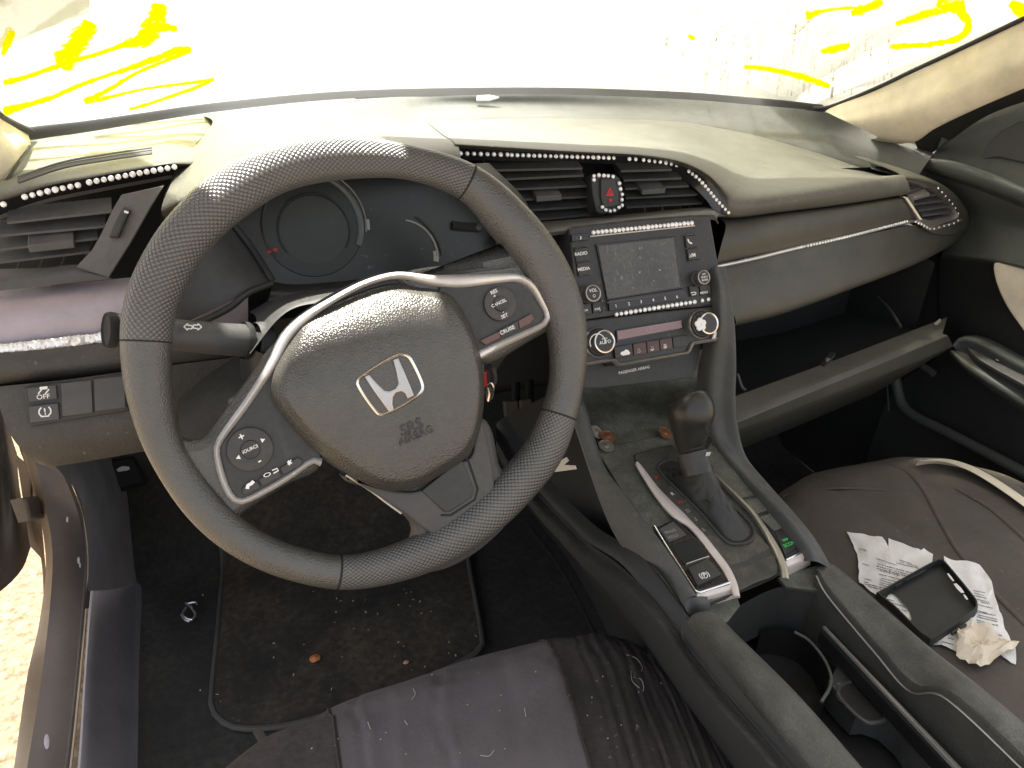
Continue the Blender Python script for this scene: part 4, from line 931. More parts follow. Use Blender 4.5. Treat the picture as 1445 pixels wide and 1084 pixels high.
# wings and cup holder well
for l in ([(986,860),(1039,846),(1043,858),(1026,880),(1000,890)], [(1096,818),(1152,800),(1160,838),(1107,831)]):
    MB().prism(KF.L(l, -.014), KF.n, .004, m_plate, .001).build('wing', cc)
MB().loft([KF.L([(1000,880),(1026,876),(1042,856),(1104,828),(1165,838)], -.014), [V((p.x, p.y-.004, .36)) for p in KF.L([(1000,880),(1026,876),(1042,856),(1104,828),(1165,838)], -.014)]], m_dark, 30, 6, lin=True).build('well_front', cc)
m_well = M('cup_well_plastic', (.006, .006, .0065), .45, dust=.15, dustcol=(.12, .12, .11))
MB().add([V((-.08, -.12, .335)), V((.095, -.1, .335)), V((.095, -.6, .335)), V((-.08, -.6, .335))], [(0,1,2,3)], m_well).build('well_floor', cc)
def zd(l): return [(960+a/2.977, 720+b/2.977) for a, b in l]
DK = Fr((0, -.2, .372), (0, 0, 1))
dk = [(300,502),(340,488),(400,480),(500,493),(560,520),(620,590),(700,705),(780,770),(880,880),(1060,1084),(1120,1150),(1010,1150),(940,1090),(900,1030),(830,965),(760,940),(710,945),(640,870),(592,806),(625,752),(634,700),(602,622),(540,548),(480,513),(400,498),(340,504)]
m_deck = M('cup_deck_plastic', (.030, .032, .034), .42, dust=.3, dustcol=(.2, .19, .17), ds=20, specks=.3)
mb = MB(); mb.prism(DK.L(zd(dk), -.03), DK.n, .03, m_deck, .002); mb.build('cup_holder_deck', cc)
# walls of the first cup holder
oc = DK.h(*zd([(470,660)])[0])
P = arc(DK.L(zd([(340,504),(400,498),(480,513),(540,548),(602,622),(634,700),(625,752),(592,806)])), 24)
MB().grid([P, [p+V((0, 0, -.045)) for p in P]], m_well).build('cup_wall', cc)
MB().tube(sm(DK.L(zd([(480,512),(540,547),(602,622),(634,700),(625,752),(592,806)]), .0), 30), .0016, m_strip, 8).build('cup_rim', cc)
P = arc(DK.L(zd([(655,790),(660,752),(690,730),(722,722),(770,765),(862,858),(852,888),(800,897),(770,885),(700,832)]), .0006), 40, True)
MB().prism(P, DK.n, .0012, m_well, .0004).build('deck_recess', cc)
MB().tube(sm(DK.L(zd([(715,722),(680,738),(664,765),(680,800),(740,862),(790,893),(850,885),(862,862)]), .001), 40), .0022, m_deck, 8).build('recess_rim', cc)
a, b, c, d = DK.L(zd([(594,492),(616,492),(1250,1150),(1205,1150)]), .026)
MB().prism([a-V((0,0,.006)), b-V((0,0,.006)), c-V((0,0,.006)), d-V((0,0,.006))], (0, 0, 1), .006, m_strip, .0008).build('slider_rail', cc)
MB().prism([a+V((.001,0,.0002)), a.lerp(b,.7), d.lerp(c,.55), d+V((.001,0,.0002))], (0, 0, 1), .0012, m_satin).build('slider_rail_edge', cc)
MB().add([b+V((0,0,0)), c, c+V((0,0,-.02)), b+V((0,0,-.02)), a, d, d+V((0,0,-.02)), a+V((0,0,-.02))], [(0,1,2,3),(4,5,6,7)], m_well).build('slider_wall', cc)
# armrest rails either side
LO = cx([(962,888,-.108),(968,906,-.108),(996,942,-.108),(1050,1012,-.108),(1106,1084,-.108),(1145,1134,-.108)])
L1_ = cx([(964,880,-.10),(973,884,-.099),(1010,925,-.099),(1068,990,-.099),(1148,1084,-.099),(1188,1130,-.099)])
L2_ = cx([(975,870,-.085),(988,867,-.083),(1030,902,-.083),(1092,966,-.083),(1190,1084,-.083),(1230,1130,-.083)])
L3_ = cx([(985,868,-.07),(1010,867,-.064),(1044,900,-.062),(1128,983,-.062),(1217,1084,-.062),(1255,1130,-.062)])
MB().loft([[p+V((0,0,-.02)) for p in LO], LO, L1_, L2_, L3_, [p+V((.004, 0, -.03)) for p in L3_], [p+V((.008, 0, -.09)) for p in L3_]], m_arm, 60, 44).build('armrest', cc)
MB().loft([[p+V((0,.0,.02)) for p in LO], [p+V((.0,.004,-.03)) for p in LO]], m_wall, 30, 4).build('armrest_side', cc)
R1 = cx([(1153,812,.07),(1170,842,.068),(1235,920,.068),(1284,975,.068),(1335,985,.068),(1445,1086,.068),(1490,1130,.068)])
R1a = cx([(1152,806,.074),(1172,832,.073),(1248,918,.073),(1296,962,.073),(1350,979,.073),(1445,1062,.073),(1490,1108,.073)])
R2 = cx([(1154,801,.082),(1174,818,.083),(1262,910,.083),(1312,945,.083),(1368,972,.083),(1445,1043,.083),(1490,1088,.083)])
R3 = cx([(1162,796,.096),(1180,801,.1),(1262,873,.1),(1320,922,.1),(1377,965,.1),(1445,1022,.1),(1490,1065,.1)])
MB().loft([[p+V((-.004,0,-.09)) for p in R1], R1, R1a, R2, R3, [p+V((.012, .005, -.02)) for p in R3], [p+V((.012, .005, -.09)) for p in R3]], m_arm, 70, 44).build('armrest', cc)
MB().tube(sm([p+V((-.001,0,0)) for p in R1], 50), .0009, m_satin, 6).build('armrest_bead', cc)

# ------------------------------------------------------------------ gear shifter
m_knob = M('shift_knob_leather', (.018, .018, .018), .33, grain=.15, gs=500, dust=.14, dustcol=(.22, .21, .17), ds=22)
sh = thing('gear_shifter', X(985, 740, 0.004), 'black leather automatic gear shifter with a worn chrome collar standing in the console gate', 'gear lever')
ax_ = [X(*p, .004) for p in ((984,662),(980,650),(976,638),(974,624),(974,606),(974,590),(975,576),(974,566),(972,560),(971,557.5))]
pxs = .82/1080
rk = [14.5, 16, 17, 21, 26, 30.5, 32, 28, 19, 6]
k_ = MB(); tq = [V((r_*pxs, 0, 0)) for r_ in rk[2:]]
Pk = sm(ax_[2:], 30); Rk = [max(p.x, .001) for p in sm(tq, 30)]
k_.tube(Pk, Rk, m_knob, 24, flat=1.12, ref=(0, 1, .2)).build('knob', sh, sharp=70)
MB().tube([X(952,568,-.006)+V((0,-.012,.0)), X(960,580,.0)+V((0,-.023,0)), X(974,592,.006)+V((0,-.0285,0)), X(984,600,.012)+V((0,-.0285,0)), X(988,614,.012)+V((0,-.023,0))], .0006, m_blk, 6).build('knob_seam', sh)
MB().tube([X(984,664,.004), X(977,640,.004)], [.0165, .0175], m_dark, 24).build('collar', sh)
MB().tube([X(985,669,.004), X(983,661,.004)], [.017, .0172], m_knob, 24).build('collar_base', sh)
c = X(979,648,.004); dn = (X(977,640,.004)-X(984,664,.004)).normalized()
pts = []
for i in range(9):
    a = R(-75+i*9); e = V((1,0,0)); e = (e-dn*e.dot(dn)).normalized(); gg = dn.cross(e); pts.append(c+(e*math.cos(a)+gg*math.sin(a))*.0174 if gg.y > 0 else c+(e*math.cos(a)+gg*math.sin(a))*.0174)
MB().ribbon(pts, .007, (V((.45,-.9,0))).normalized(), .0006, m_worn).build('chrome_patch', sh)
m_boot = M('shift_boot', (.016, .016, .016), .5, grain=.2, gs=500, dust=.08)
b0 = X(984,664,.004)
rows = []
slot = arc(KF.L([(934,661),(946,655),(962,662),(1000,692),(1030,716),(1056,742),(1058,754),(1048,763),(1034,763),(1022,755),(990,722),(957,690)], .005), 36, True)
e = V((1,0,0)); gg = dn.cross(e).normalized()
mid_ = sum(slot, V())/36
ring0 = []
for p in slot:
    d = p-KF.h(965,680,.005); a = math.atan2(d.dot(gg), d.dot(e)); ring0.append(b0+(e*math.cos(a)+gg*math.sin(a))*.0155)
for k in range(9):
    t = k/8; rows.append([ring0[i].lerp(slot[i], t) + KF.n*(-.007*math.sin(math.pi*t)*(1 if t < 1 else 0)*(.6+.4*math.sin(i*1.3+k*2))) for i in range(36)])
MB().grid(rows, m_boot, cu=True).build('boot', sh, sharp=80)

# ------------------------------------------------------------------ coins in the pocket
m_cop = M('copper_coin', (.36, .16, .08), .4, metal=.6, grain=.2, gs=900, dust=.3)
m_nic = M('nickel_coin', (.34, .31, .26), .4, metal=.6, grain=.2, gs=900, dust=.3)
for (a, b), mt, lb, tilt in (((842,610), m_nic, 'dull silver coin standing against the left wall of the console pocket', 1), ((857.5,616), m_cop, 'brown copper coin lying between the two silver coins in the pocket', 0), ((855.5,629), m_nic, 'silver coin lying nearest the shift surround in the pocket corner', 0), ((939,611), m_cop, 'lone copper coin in the pocket just left of the gear knob', .6)):
    c = KF.h(a, b, .003); n = (KF.n+V((.5, -.3, 0))*tilt).normalized()
    mb = MB(); mb.lathe(c-n*.0006, n, [(0, 0), (.0094, 0), (.0096, .0008), (.0094, .0015), (.0086, .0015), (.0083, .0012), (0, .0012)], mt, 28); mb.lathe(c+n*.0007, n, [(.004, 0), (.003, .0005), (0, .0006)], mt, 10)
    tag(mb.build('coin'), lb, 'coin', 'coins in the console pocket')
# ------------------------------------------------------------------ floor
fl = MB()
def fz(x, y): return max(0, (y-.55))*0 + (0 if y < .6 else (y-.6)*.9) + .002*mnoise.noise(V((x*9, y*9, 0)))
xs = [-.66+.04*i for i in range(37)]; ysn = [-.7+.045*i for i in range(34)]
fl.grid([[V((x, y, fz(x, y))) for x in xs] for y in ysn], m_carpet)
tag(fl.build('car_floor'), 'black carpeted car floor', None, kind='structure')
m_mat = M('worn_floor_mat', (.015, .0145, .014), .95, grain=.6, gs=600, dust=1.0, dustcol=(.12, .095, .072), ds=5, dlo=.36, dhi=.78, specks=.12, spcol=(.25, .22, .18))
m_bind = M('mat_binding', (.06, .058, .055), .85, grain=.4, gs=500)
mo = [(320,720),(316,790),(309,880),(299,985),(303,1008),(322,1024),(350,1030),(420,1022),(520,990),(620,950),(676,918),(678,890),(671,850),(662,800),(655,740),(640,690)]
P = arc(cz([(a, b, .006) for a, b in mo]), 90, True)
def lift(p): return p+V((0, 0, fz(p.x, p.y)))
fm = thing('floor_mat', cz([(480, 880, 0)])[0], 'dirty black driver floor mat with stitched border strewn with crumbs', 'floor mat')
c = sum(P, V())/len(P); mb = MB()
rings = [[lift(c+(p-c)*s_) + V((0, 0, .004 if s_ < 1 else 0)) for p in P] for s_ in (1, .985, .95, .85, .7, .5, .25, .05)]
mb.grid(rings, m_mat, cu=True); mb.build('mat', fm)
MB().tube([lift(p)+V((0, 0, .002)) for p in P], .0045, m_bind, 8, closed=True).build('border', fm)
# crumbs
m_crumb = M('crumb', (.42, .38, .30), .8)
mb = MB()
for i in range(48):
    px = random.gauss(560, 100) if i < 28 else random.uniform(280, 680); py = random.gauss(880, 45) if i < 28 else random.uniform(780, 1010)
    if px < 250 or px > 690: continue
    p = lift(Z(px, py, .012)); a = random.uniform(0, 6.3); l = random.uniform(.0006, .0022); w = random.uniform(.0003, .0009)
    mb.box(p, (l*math.cos(a), l*math.sin(a), 0), (-w*math.sin(a), w*math.cos(a), 0), (0, 0, w*.7), m_crumb)
tag(mb.build('crumbs'), 'pale crumbs scattered on the driver floor mat', 'crumbs', kind='stuff')
def pebble(name, p, r, mat, label, cat, sd):
    bm = bmesh.new(); bmesh.ops.create_icosphere(bm, subdivisions=2, radius=1); mb = MB()
    vs = [V((v.co.x*r, v.co.y*r*.72, v.co.z*r*.55))*(1+.35*mnoise.noise(v.co*1.5+V((sd, 0, 0)))) + p for v in bm.verts]
    mb.add(vs, [[v.index for v in f.verts] for f in bm.faces], mat); bm.free(); return tag(mb.build(name), label, cat)
m_org = M('orange_chip', (.50, .17, .06), .6)
pebble('snack_crumb', lift(Z(444, 930, .015)), .0085, m_org, 'orange snack crumb, the largest bit on the driver floor mat', 'crumb', 1)
pebble('snack_crumb', lift(Z(573, 934, .014)), .0045, M('tan_chip', (.5, .27, .17), .6), 'small pinkish tan crumb near the seat edge on the floor mat', 'crumb', 4)
m_foil = M('foil', (.7, .72, .78), .25, metal=.8)
mb = MB()
for l in ([(262,852),(270,858),(276,868),(273,874)], [(262,858),(258,868),(264,874),(272,876)], [(264,853),(276,851),(279,855)], [(256,868),(262,876),(268,878)]):
    mb.ribbon(sm([lift(Z(a, b, .01)) for a, b in l], 8), .004, (0, -.3, 1), .003, m_foil)
tag(mb.build('foil_scrap'), 'crumpled shiny foil scrap on the carpet left of the mat', 'scrap')
# pedals and the white paper by the tunnel
m_ped = M('pedal_rubber', (.075, .065, .056), .6, dust=.3)
for nm, l, y, lb in (('brake_pedal', [(709,567),(728,566),(733,620),(722,625),(714,612)], .55, 'brown worn brake pedal seen through the right gap of the steering wheel'), ('accelerator_pedal', [(732,566),(747,563),(750,590),(746,616),(736,620)], .54, 'narrow worn accelerator pedal right of the brake pedal')):
    pd = thing(nm, Y(l[0][0], 640, y), lb, 'pedal')
    MB().prism(cy([(a, b, y) for a, b in l]), (0, -.8, .6), .01, m_ped, .002).build('pedal_pad', pd)
    MB().tube([Y(l[1][0], l[1][1]+6, y+.01), Y(l[1][0], 510, y+.11)], .008, m_dark).build('pedal_arm', pd)
m_paper = M('paper', (.62, .60, .54), .8, var=.06)
mb = MB(); mb.prism(cx([(784,655,-.11),(800,645,-.11),(803,650,-.11),(797,656,-.11),(812,657,-.11),(814,662,-.11),(784,666,-.11)]), (-1, 0, 0), .001, m_paper)
tag(mb.build('paper_tag'), 'torn white paper tag on the console side behind the steering wheel', 'paper')

# ------------------------------------------------------------------ driver's seat
m_seatG = M('gray_velour', (.112, .098, .104), .95, grain=.5, gs=260, dust=.15, dustcol=(.3, .28, .27), specks=.12, spcol=(.5, .48, .45), vs=10)
m_seatB = M('dark_brown_velour', (.034, .029, .028), .95, grain=.6, gs=260, dust=.5, dustcol=(.12, .10, .09), ds=8, specks=.22, spcol=(.4, .37, .33), vs=8)
m_hem = M('seat_hem', (.030, .026, .026), .95, grain=.4, gs=300)
ds_ = thing('driver_seat', (-.3, -.3, 0), 'driver seat cushion in a creased dark brown cover with a gray centre panel', 'seat')
fe = cz([(285,1110,.30),(372,1042,.30),(430,1018,.30),(500,986,.30),(620,946,.30),(750,907,.30),(800,899,.30),(860,897,.295),(915,920,.29),(960,975,.285),(1000,1045,.28),(1035,1110,.28)])
fe2 = [p for p in fe]
n_ = len(fe)
rear = [V((-.57+.47*i/(n_-1), -.62, .31)) for i in range(n_)]
def seatrows(fe, rear, drop=.05):
    rows = [[p+V((0, .03, -.2)) for p in fe], [p+V((0, .012, -.06)) for p in fe], [p+V((0, .002, -.012)) for p in fe], fe]
    for t, z in ((.04, .016), (.12, .026), (.3, .034), (.6, .034), (1, .03)): rows.append([a.lerp(b, t)+V((0, 0, z)) for a, b in zip(fe, rear)])
    return rows
def folds(v, u):
    d = 0
    for fu, w, a in ((.275,.004,.0028),(.31,.003,.0014),(.36,.003,.0032),(.42,.006,.001),(.56,.003,.0022),(.585,.004,.0028),(.61,.003,.0018),(.64,.003,.003),(.67,.004,.0022),(.705,.003,.0028),(.74,.004,.002),(.80,.005,.0022),(.86,.006,.002)):
        c = fu + .03*(v-.4)*(1 if fu > .5 else -.6)+.004*math.sin(v*25+fu*40)
        d -= a*math.exp(-((u-c)/w)**2)*min(1, max(0, (v-.33)*6))
        d += a*.6*math.exp(-((u-c-w*2)/(w*1.6))**2)*min(1, max(0, (v-.33)*6))
    return d + .0028*mnoise.noise(V((u*14, v*10, 3))) + .0012*mnoise.noise(V((u*40, v*22, 5)))*min(1, max(0, (v-.3)*5))
pick = lambda v, u: (m_hem if v < .37 else (m_seatG if .235+.02*(v-.4) < u < .475+.10*(v-.4) else m_seatB))
mb = MB().loft(seatrows(fe, rear), m_seatB, 170, 130, disp=folds, pick=pick); mb.build('cushion', ds_, sharp=80)
cush = mb
srows = mb.rows
# seam between the gray and the brown cloth, the loose tie strap, stray lint
def seat_at(rows, u, v):
    j = u*(len(rows[0])-1); i = v*(len(rows)-1); return rows[int(i)][int(j)]
MB().tube([seat_at(srows, .475+.10*(v-.4), v)+V((0, 0, .0012)) for v in [.36+.6*k/30 for k in range(31)]], .0016, m_seatB, 6).build('seam', ds_)
MB().tube([seat_at(srows, .235+.02*(v-.4), v)+V((0, 0, .0008)) for v in [.36+.6*k/30 for k in range(31)]], .0012, m_seatB, 6).build('seam', ds_)
MB().ribbon(sm(cz([(362,1030,.24),(374,1050,.27),(384,1075,.3),(392,1100,.31)]), 14), .009, (0, -.5, 1), .002, m_seatB).build('tie_strap', ds_)
mbl = MB(); m_lint = M('lint', (.5, .47, .42), .9)
bv = BVHTree.FromPolygons([tuple(p) for p in mb.v], mb.f)
def on_tree(tree, px, py, lift_=.001):
    h, n, i, d = tree.ray_cast(CO, ray(px, py).normalized()); 
    return (h + V((0, 0, lift_))) if h else None
for l in ([(884,925),(898,930),(906,942),(905,948)], [(890,948),(892,962),(902,972)], [(893,957),(905,960),(908,975),(900,978)], [(583,973),(586,980),(581,988)], [(519,1020),(523,1030)], [(678,1067),(690,1068),(697,1060)], [(571,1018),(575,1024)], [(740,1000),(742,1012)]):
    pts = [on_tree(bv, *q) for q in l]
    if all(pts): mbl.tube(sm(pts, 8), .0003, m_lint, 5)
for i in range(26):
    p = on_tree(bv, random.uniform(420, 1000), random.uniform(930, 1080))
    if p: mbl.box(p, (random.uniform(.0002, .0008), 0, 0), (0, random.uniform(.0002, .0006), 0), (0, 0, .0003), m_lint)
tag(mbl.build('lint'), 'white lint and hairs clinging to the driver seat cover', 'lint', kind='stuff')

# ------------------------------------------------------------------ passenger seat
ps_ = thing('passenger_seat', (.38, -.2, 0), 'passenger seat cushion in a dark brown fabric cover with a beige side showing', 'seat')
m_seatP = M('dusty_brown_velour', (.088, .075, .062), .95, grain=.5, gs=260, dust=.4, dustcol=(.17, .15, .125), ds=7, specks=.2, spcol=(.4, .36, .3), vs=8)
pf = cz([(1050,742,.27),(1086,712,.28),(1112,690,.29),(1150,669,.295),(1230,651,.30),(1290,646,.30),(1340,652,.30),(1400,677,.295),(1450,710,.29),(1500,760,.29),(1560,840,.28)])
pr_ = [V((.12+.52*i/10, -.62, .31)) for i in range(11)]
def pfold(v, u):
    d = 0
    for fu, w, a in ((.62,.008,.006),(.4,.03,.003),(.25,.02,.003)):
        c = fu+.16*(v-.4); d -= a*math.exp(-((u-c)/w)**2)*min(1, max(0, (v-.3)*5)); d += a*.9*math.exp(-((u-c-.05)/.05)**2)*min(1, max(0, (v-.3)*5))
    return d+.003*mnoise.noise(V((u*9, v*8, 7)))
rows = seatrows(pf, pr_)
mb = MB().loft(rows, m_seatP, 120, 90, disp=pfold, pick=lambda v, u: m_hem if v < .33 else m_seatP); mb.build('cushion', ps_, sharp=80)
pbv = BVHTree.FromPolygons([tuple(p) for p in mb.v], mb.f)
for l in ([(1256,656),(1282,668),(1303,692),(1325,732),(1350,775),(1395,828),(1450,885)], [(1105,700),(1160,690),(1230,690),(1300,700)], [(1350,690),(1400,720),(1450,765)]):
    pts = [on_tree(pbv, *q, .0006) for q in l]
    if all(pts): MB().tube(sm(pts, 40), .0035, m_seatP, 8, flat=.5, ref=(0, 0, 1)).build('seam', ps_)
be = cz([(1296,650,.335),(1340,648.5,.335),(1385,664,.335),(1445,702,.335),(1500,748,.335)]); be2 = [p+V((.004,.006,-.02)) for p in be]
MB().loft([cz([(1300,651,.345),(1338,653,.345),(1382,672,.345),(1445,715,.345),(1500,763,.345)]), be, be2], m_beige, 40, 10).build('bolster', ps_)

# papers, phone case
def ragged(px, n, jag, mat, lift_, wob, sd):
    """torn sheet lying on the seat: outline in sight lines, dropped on the cushion"""
    Q = [V((a, b, 0)) for a, b in px]; out = []
    for a, b in zip(Q, Q[1:]+Q[:1]):
        k = max(1, int((b-a).length/6))
        for i in range(k):
            p = a.lerp(b, i/k); out.append(p+V((mnoise.noise(p*.25+V((sd, 0, 0))), mnoise.noise(p*.25+V((0, sd, 9))), 0))*jag)
    c = sum(out, V())/len(out); rings = []
    for s_ in (1, .9, .75, .6, .45, .3, .15, .02):
        rg = []
        for p in out:
            q = c+(p-c)*s_; h = on_tree(pbv, q.x, q.y, lift_) or Z(q.x, q.y, .33)
            rg.append(h+V((0, 0, wob*(mnoise.noise(V((q.x*.05+sd, q.y*.05, sd)))+.6*abs(mnoise.noise(V((q.x*.13, q.y*.13, sd))))+.3))))
        rings.append(rg)
    mb = MB(); mb.grid(rings, mat, cu=True); return mb
def paper_mat(name, col, lines=True, rot=0.0):
    m = M(name, col, .85, var=.10, vs=40, grain=.5, gs=70)
    return m
m_p1 = paper_mat('printed_paper', (.82, .80, .76)); m_p2 = paper_mat('crumpled_paper', (.74, .65, .52))
m_ink = M('ink', (.10, .10, .11), .8)
def zp(l): return [(1180+a/4.713, 730+b/4.713) for a, b in l]
def print_lines(mb, l, tree, sd):
    rnd = random.Random(sd)
    for (x0, y0), (x1, y1) in l:
        x = 0.0
        while x < 1:
            w = rnd.uniform(.03, .10); e = min(1, x+w); pts = []
            for t in (x, e):
                a, b = zp([(x0+(x1-x0)*t, y0+(y1-y0)*t)])[0]; h, n, i, d = tree.ray_cast(CO, ray(a, b).normalized()); pts.append(h+V((0, 0, .0006)) if h else None)
            if all(pts) and (pts[0]-pts[1]).length > 1e-5:
                mb.ribbon(pts, rnd.uniform(.0009, .0015), (0, 0, 1), .0001, m_ink)
            x = e+rnd.uniform(.008, .03)
sA = zp([(65,112),(300,145),(340,215),(344,150),(440,190),(572,240),(578,222),(640,255),(632,318),(560,370),(430,440),(330,520),(470,600),(500,690),(470,725),(400,660),(280,548),(220,500),(148,445),(135,250),(95,165)])
ra = ragged(sA, 60, 1.6, m_p1, .002, .004, 3)
ta = BVHTree.FromPolygons([tuple(p) for p in ra.v], ra.f)
pt = thing('paper_sheet', ra.v[0], 'torn white printed sheet on the passenger seat, left of the phone case', 'paper', 'torn papers on the passenger seat')
ra.build('sheet', pt, sharp=25)
mb = MB(); L_ = []
L_ += [((152,212),(200,224)), ((175,310),(218,324)), ((188,410),(232,422)), ((186,432),(214,440)), ((186,446),(220,455)), ((268,276),(400,322)), ((420,286),(500,310)), ((424,298),(540,330)), ((400,306),(548,342)), ((275,312),(560,388)), ((268,326),(545,402)), ((270,342),(530,410)), ((290,356),(420,390)), ((285,380),(440,420)), ((300,408),(440,440)), ((288,418),(400,452)), ((288,436),(390,460)), ((285,448),(390,478)), ((215,448),(390,490)), ((216,462),(370,498)), ((330,545),(385,560)), ((330,560),(460,600)), ((340,585),(470,630))]
print_lines(mb, L_, ta, 5); mb.build('printed_text', pt, kind='stuff')
sB = zp([(708,275),(760,298),(830,302),(945,328),(985,370),(1028,440),(1045,540),(1075,640),(1130,780),(1180,900),(1197,985),(1125,965),(1060,900),(960,880),(820,905),(760,890),(690,870),(640,858),(720,770),(850,690),(920,640),(900,560),(850,490),(800,420),(740,350),(715,310)])
rbm = ragged(sB, 60, 1.6, m_p1, .002, .004, 8)
tb_ = BVHTree.FromPolygons([tuple(p) for p in rbm.v], rbm.f)
pt = thing('paper_sheet', rbm.v[0], 'torn white printed sheet on the passenger seat, right of the phone case', 'paper', 'torn papers on the passenger seat')
rbm.build('sheet', pt, sharp=25)
mb = MB(); L_ = [((915,490),(990,505)), ((915,506),(985,524)), ((915,522),(1000,542)), ((925,545),(1015,568)), ((960,565),(1020,580)), ((930,580),(1040,608)), ((930,622),(1005,640)), ((935,634),(1060,655)), ((940,650),(1070,682)), ((935,664),(1070,696)), ((930,684),(1010,705)), ((935,700),(1080,722)), ((975,755),(1100,790)), ((1010,790),(1110,818)), ((1020,800),(1115,826)), ((720,800),(780,815)), ((705,830),(780,850))]
print_lines(mb, L_, tb_, 6); mb.build('printed_text', pt, kind='stuff')
sC = zp([(870,735),(880,770),(960,760),(1000,785),(1015,815),(1100,850),(1110,890),(1190,880),(1170,910),(1080,975),(1030,1000),(940,1045),(860,1020),(780,965),(768,900),(790,850),(780,790),(815,765)])
rcm = ragged(sC, 60, 2.0, m_p2, .008, .012, 13)
tag(rcm.build('paper_scrap', sharp=18), 'crumpled cream paper scrap on the lower end of the right sheet', 'paper', 'torn papers on the passenger seat')
# phone case: a tray open at the top, camera cut-out at its left end
m_case = M('phone_case_rubber', (.020, .021, .021), .55, dust=.25, dustcol=(.12, .12, .11))
cA, cB, cC, cD = [ (on_tree(pbv, *p, .006)) for p in zp([(285,540),(690,325),(930,620),(610,850)])]
nn = ((cB-cA).cross(cD-cA)).normalized(); nn = nn if nn.z > 0 else -nn
PC = Fr((cA+cB+cC+cD)/4, nn, (cB-cA))
def pc(l): return [PC.uv(PC.h(*q)) for q in zp(l)]
co = pc([(268,545),(300,520),(640,330),(690,322),(725,340),(905,560),(932,610),(928,650),(880,690),(640,850),(600,838),(540,800),(380,640)])
cs_ = thing('phone_case', PC.p(0, 0, 0), 'empty black phone case with camera cut out lying on the torn papers', 'phone case')
hl = pc([(318,568),(335,528),(375,512),(412,535),(480,620),(500,680),(490,705),(468,718),(440,700),(380,640)])
O_ = arc([PC.p(u, v, .0005) for u, v in co], 90, True)
# base with the hole, as rings between outline and hole
H_ = arc([PC.p(u, v, .0005) for u, v in hl], 90, True)
hc = sum(H_, V())/90
Oang = sorted(O_, key=lambda p: math.atan2((p-hc).dot(PC.ey), (p-hc).dot(PC.ex))); Hang = sorted(H_, key=lambda p: math.atan2((p-hc).dot(PC.ey), (p-hc).dot(PC.ex)))
mb = MB(); mb.grid([[a.lerp(b, t) for a, b in zip(Oang, Hang)] for t in (0, .33, .66, 1)], m_case, cu=True)
mb.build('back', cs_)
mb = MB(); w_ = .0095
inn_ = inset(O_, PC.n, .0022)
mb.grid([O_, [p+PC.n*w_*.8 for p in O_], [p+PC.n*w_ for p in inset(O_, PC.n, .0006)], [p+PC.n*w_ for p in inn_], [p+PC.n*.001 for p in inn_]], m_case, cu=True); mb.build('rim', cs_, sharp=60)
for l in ([(395,470),(440,440)], [(455,432),(600,360)], [(760,770),(800,745)], [(812,738),(855,712)]):
    a, b = PC.L(zp(l), .005); o = PC.ey*(.0014 if l[0][1] < 600 else -.0014)
    mb = MB(); mb.box((a+b)/2+o, (b-a)/2, PC.ey*.0012, PC.n*.0022, m_case); mb.build('side_button', cs_, bevel=.0005)
for l, w2 in (([(742,375),(780,425)], .0028), ([(790,442),(842,503)], .0052), ([(850,515),(872,548)], .0026)):
    a, b = PC.L(zp(l), .0098); mb = MB(); mb.ribbon([a, a.lerp(b, .5), b], [w2*.7, w2, w2*.7], PC.n, .0003, m_p1); mb.build('port_opening', cs_)
# ------------------------------------------------------------------ passenger door
m_door = M('door_plastic', (.058, .064, .062), .5, grain=.3, gs=450, dust=.3, dustcol=(.2, .2, .17))
pdn = thing('passenger_door', (.72, .1, .1), 'dark green gray passenger door panel with armrest and beige insert', 'car door')
d0 = cx([(1322,212,.69),(1345,190,.71),(1380,168,.72),(1445,140,.73),(1520,110,.73)])
d1 = cx([(1314,221,.685),(1345,222,.69),(1385,236,.69),(1445,258,.69),(1530,292,.69)])
d2 = cx([(1309,226,.672),(1345,232,.672),(1385,246,.672),(1445,269,.672),(1530,304,.672)])
d3 = cx([(1303,236,.675),(1345,249,.675),(1385,262,.675),(1445,286,.675),(1530,322,.675)])
d4 = cx([(1302,241,.70),(1345,256,.70),(1385,270,.70),(1445,294,.70),(1530,330,.70)])
MB().loft([[p+V((.01, -.0, .1)) for p in d0], d0], m_door, 20, 4).build('mirror_corner', pdn)
MB().loft([d0, cx([(1320,214,.705),(1345,205,.712),(1385,205,.715),(1445,212,.715),(1525,220,.715)]), d1, d2, d3, d4], m_door, 60, 50).build('upper_roll', pdn)
MB().prism(cx([(1386,226,.708),(1400,200,.71),(1416,185,.712),(1440,172,.714),(1470,165,.714),(1470,235,.708),(1430,226,.708),(1412,222,.708)]), (-1, 0, 0), .006, m_dark, .002).build('speaker_cover', pdn)
e0 = cx([(1302,241,.70),(1345,256,.70),(1385,270,.70),(1445,294,.70),(1530,330,.70)])
e1 = cx([(1340,300,.74),(1370,305,.735),(1392,312,.722),(1445,325,.712),(1530,355,.712)])
e2 = cx([(1330,348,.71),(1360,352,.70),(1400,354,.69),(1445,365,.685),(1530,390,.685)])
e3 = cx([(1330,358,.70),(1360,362,.69),(1400,368,.68),(1445,377,.675),(1530,400,.675)])
e4 = cx([(1326,364,.72),(1360,368,.71),(1400,374,.70),(1445,383,.695),(1530,407,.695)])
e5 = cx([(1325,430,.73),(1360,440,.72),(1400,448,.71),(1445,458,.705),(1530,480,.7)])
e6 = cx([(1325,500,.73),(1360,505,.72),(1400,515,.715),(1445,530,.71),(1530,550,.71)])
e7 = cx([(1255,560,.72),(1330,620,.715),(1400,680,.71),(1445,720,.71),(1530,780,.71)])
e8 = [V((.71, p.y, 0)) for p in e7]
MB().loft([e0, e1, e2, e3, e4], m_door, 60, 40).build('upper_panel', pdn)
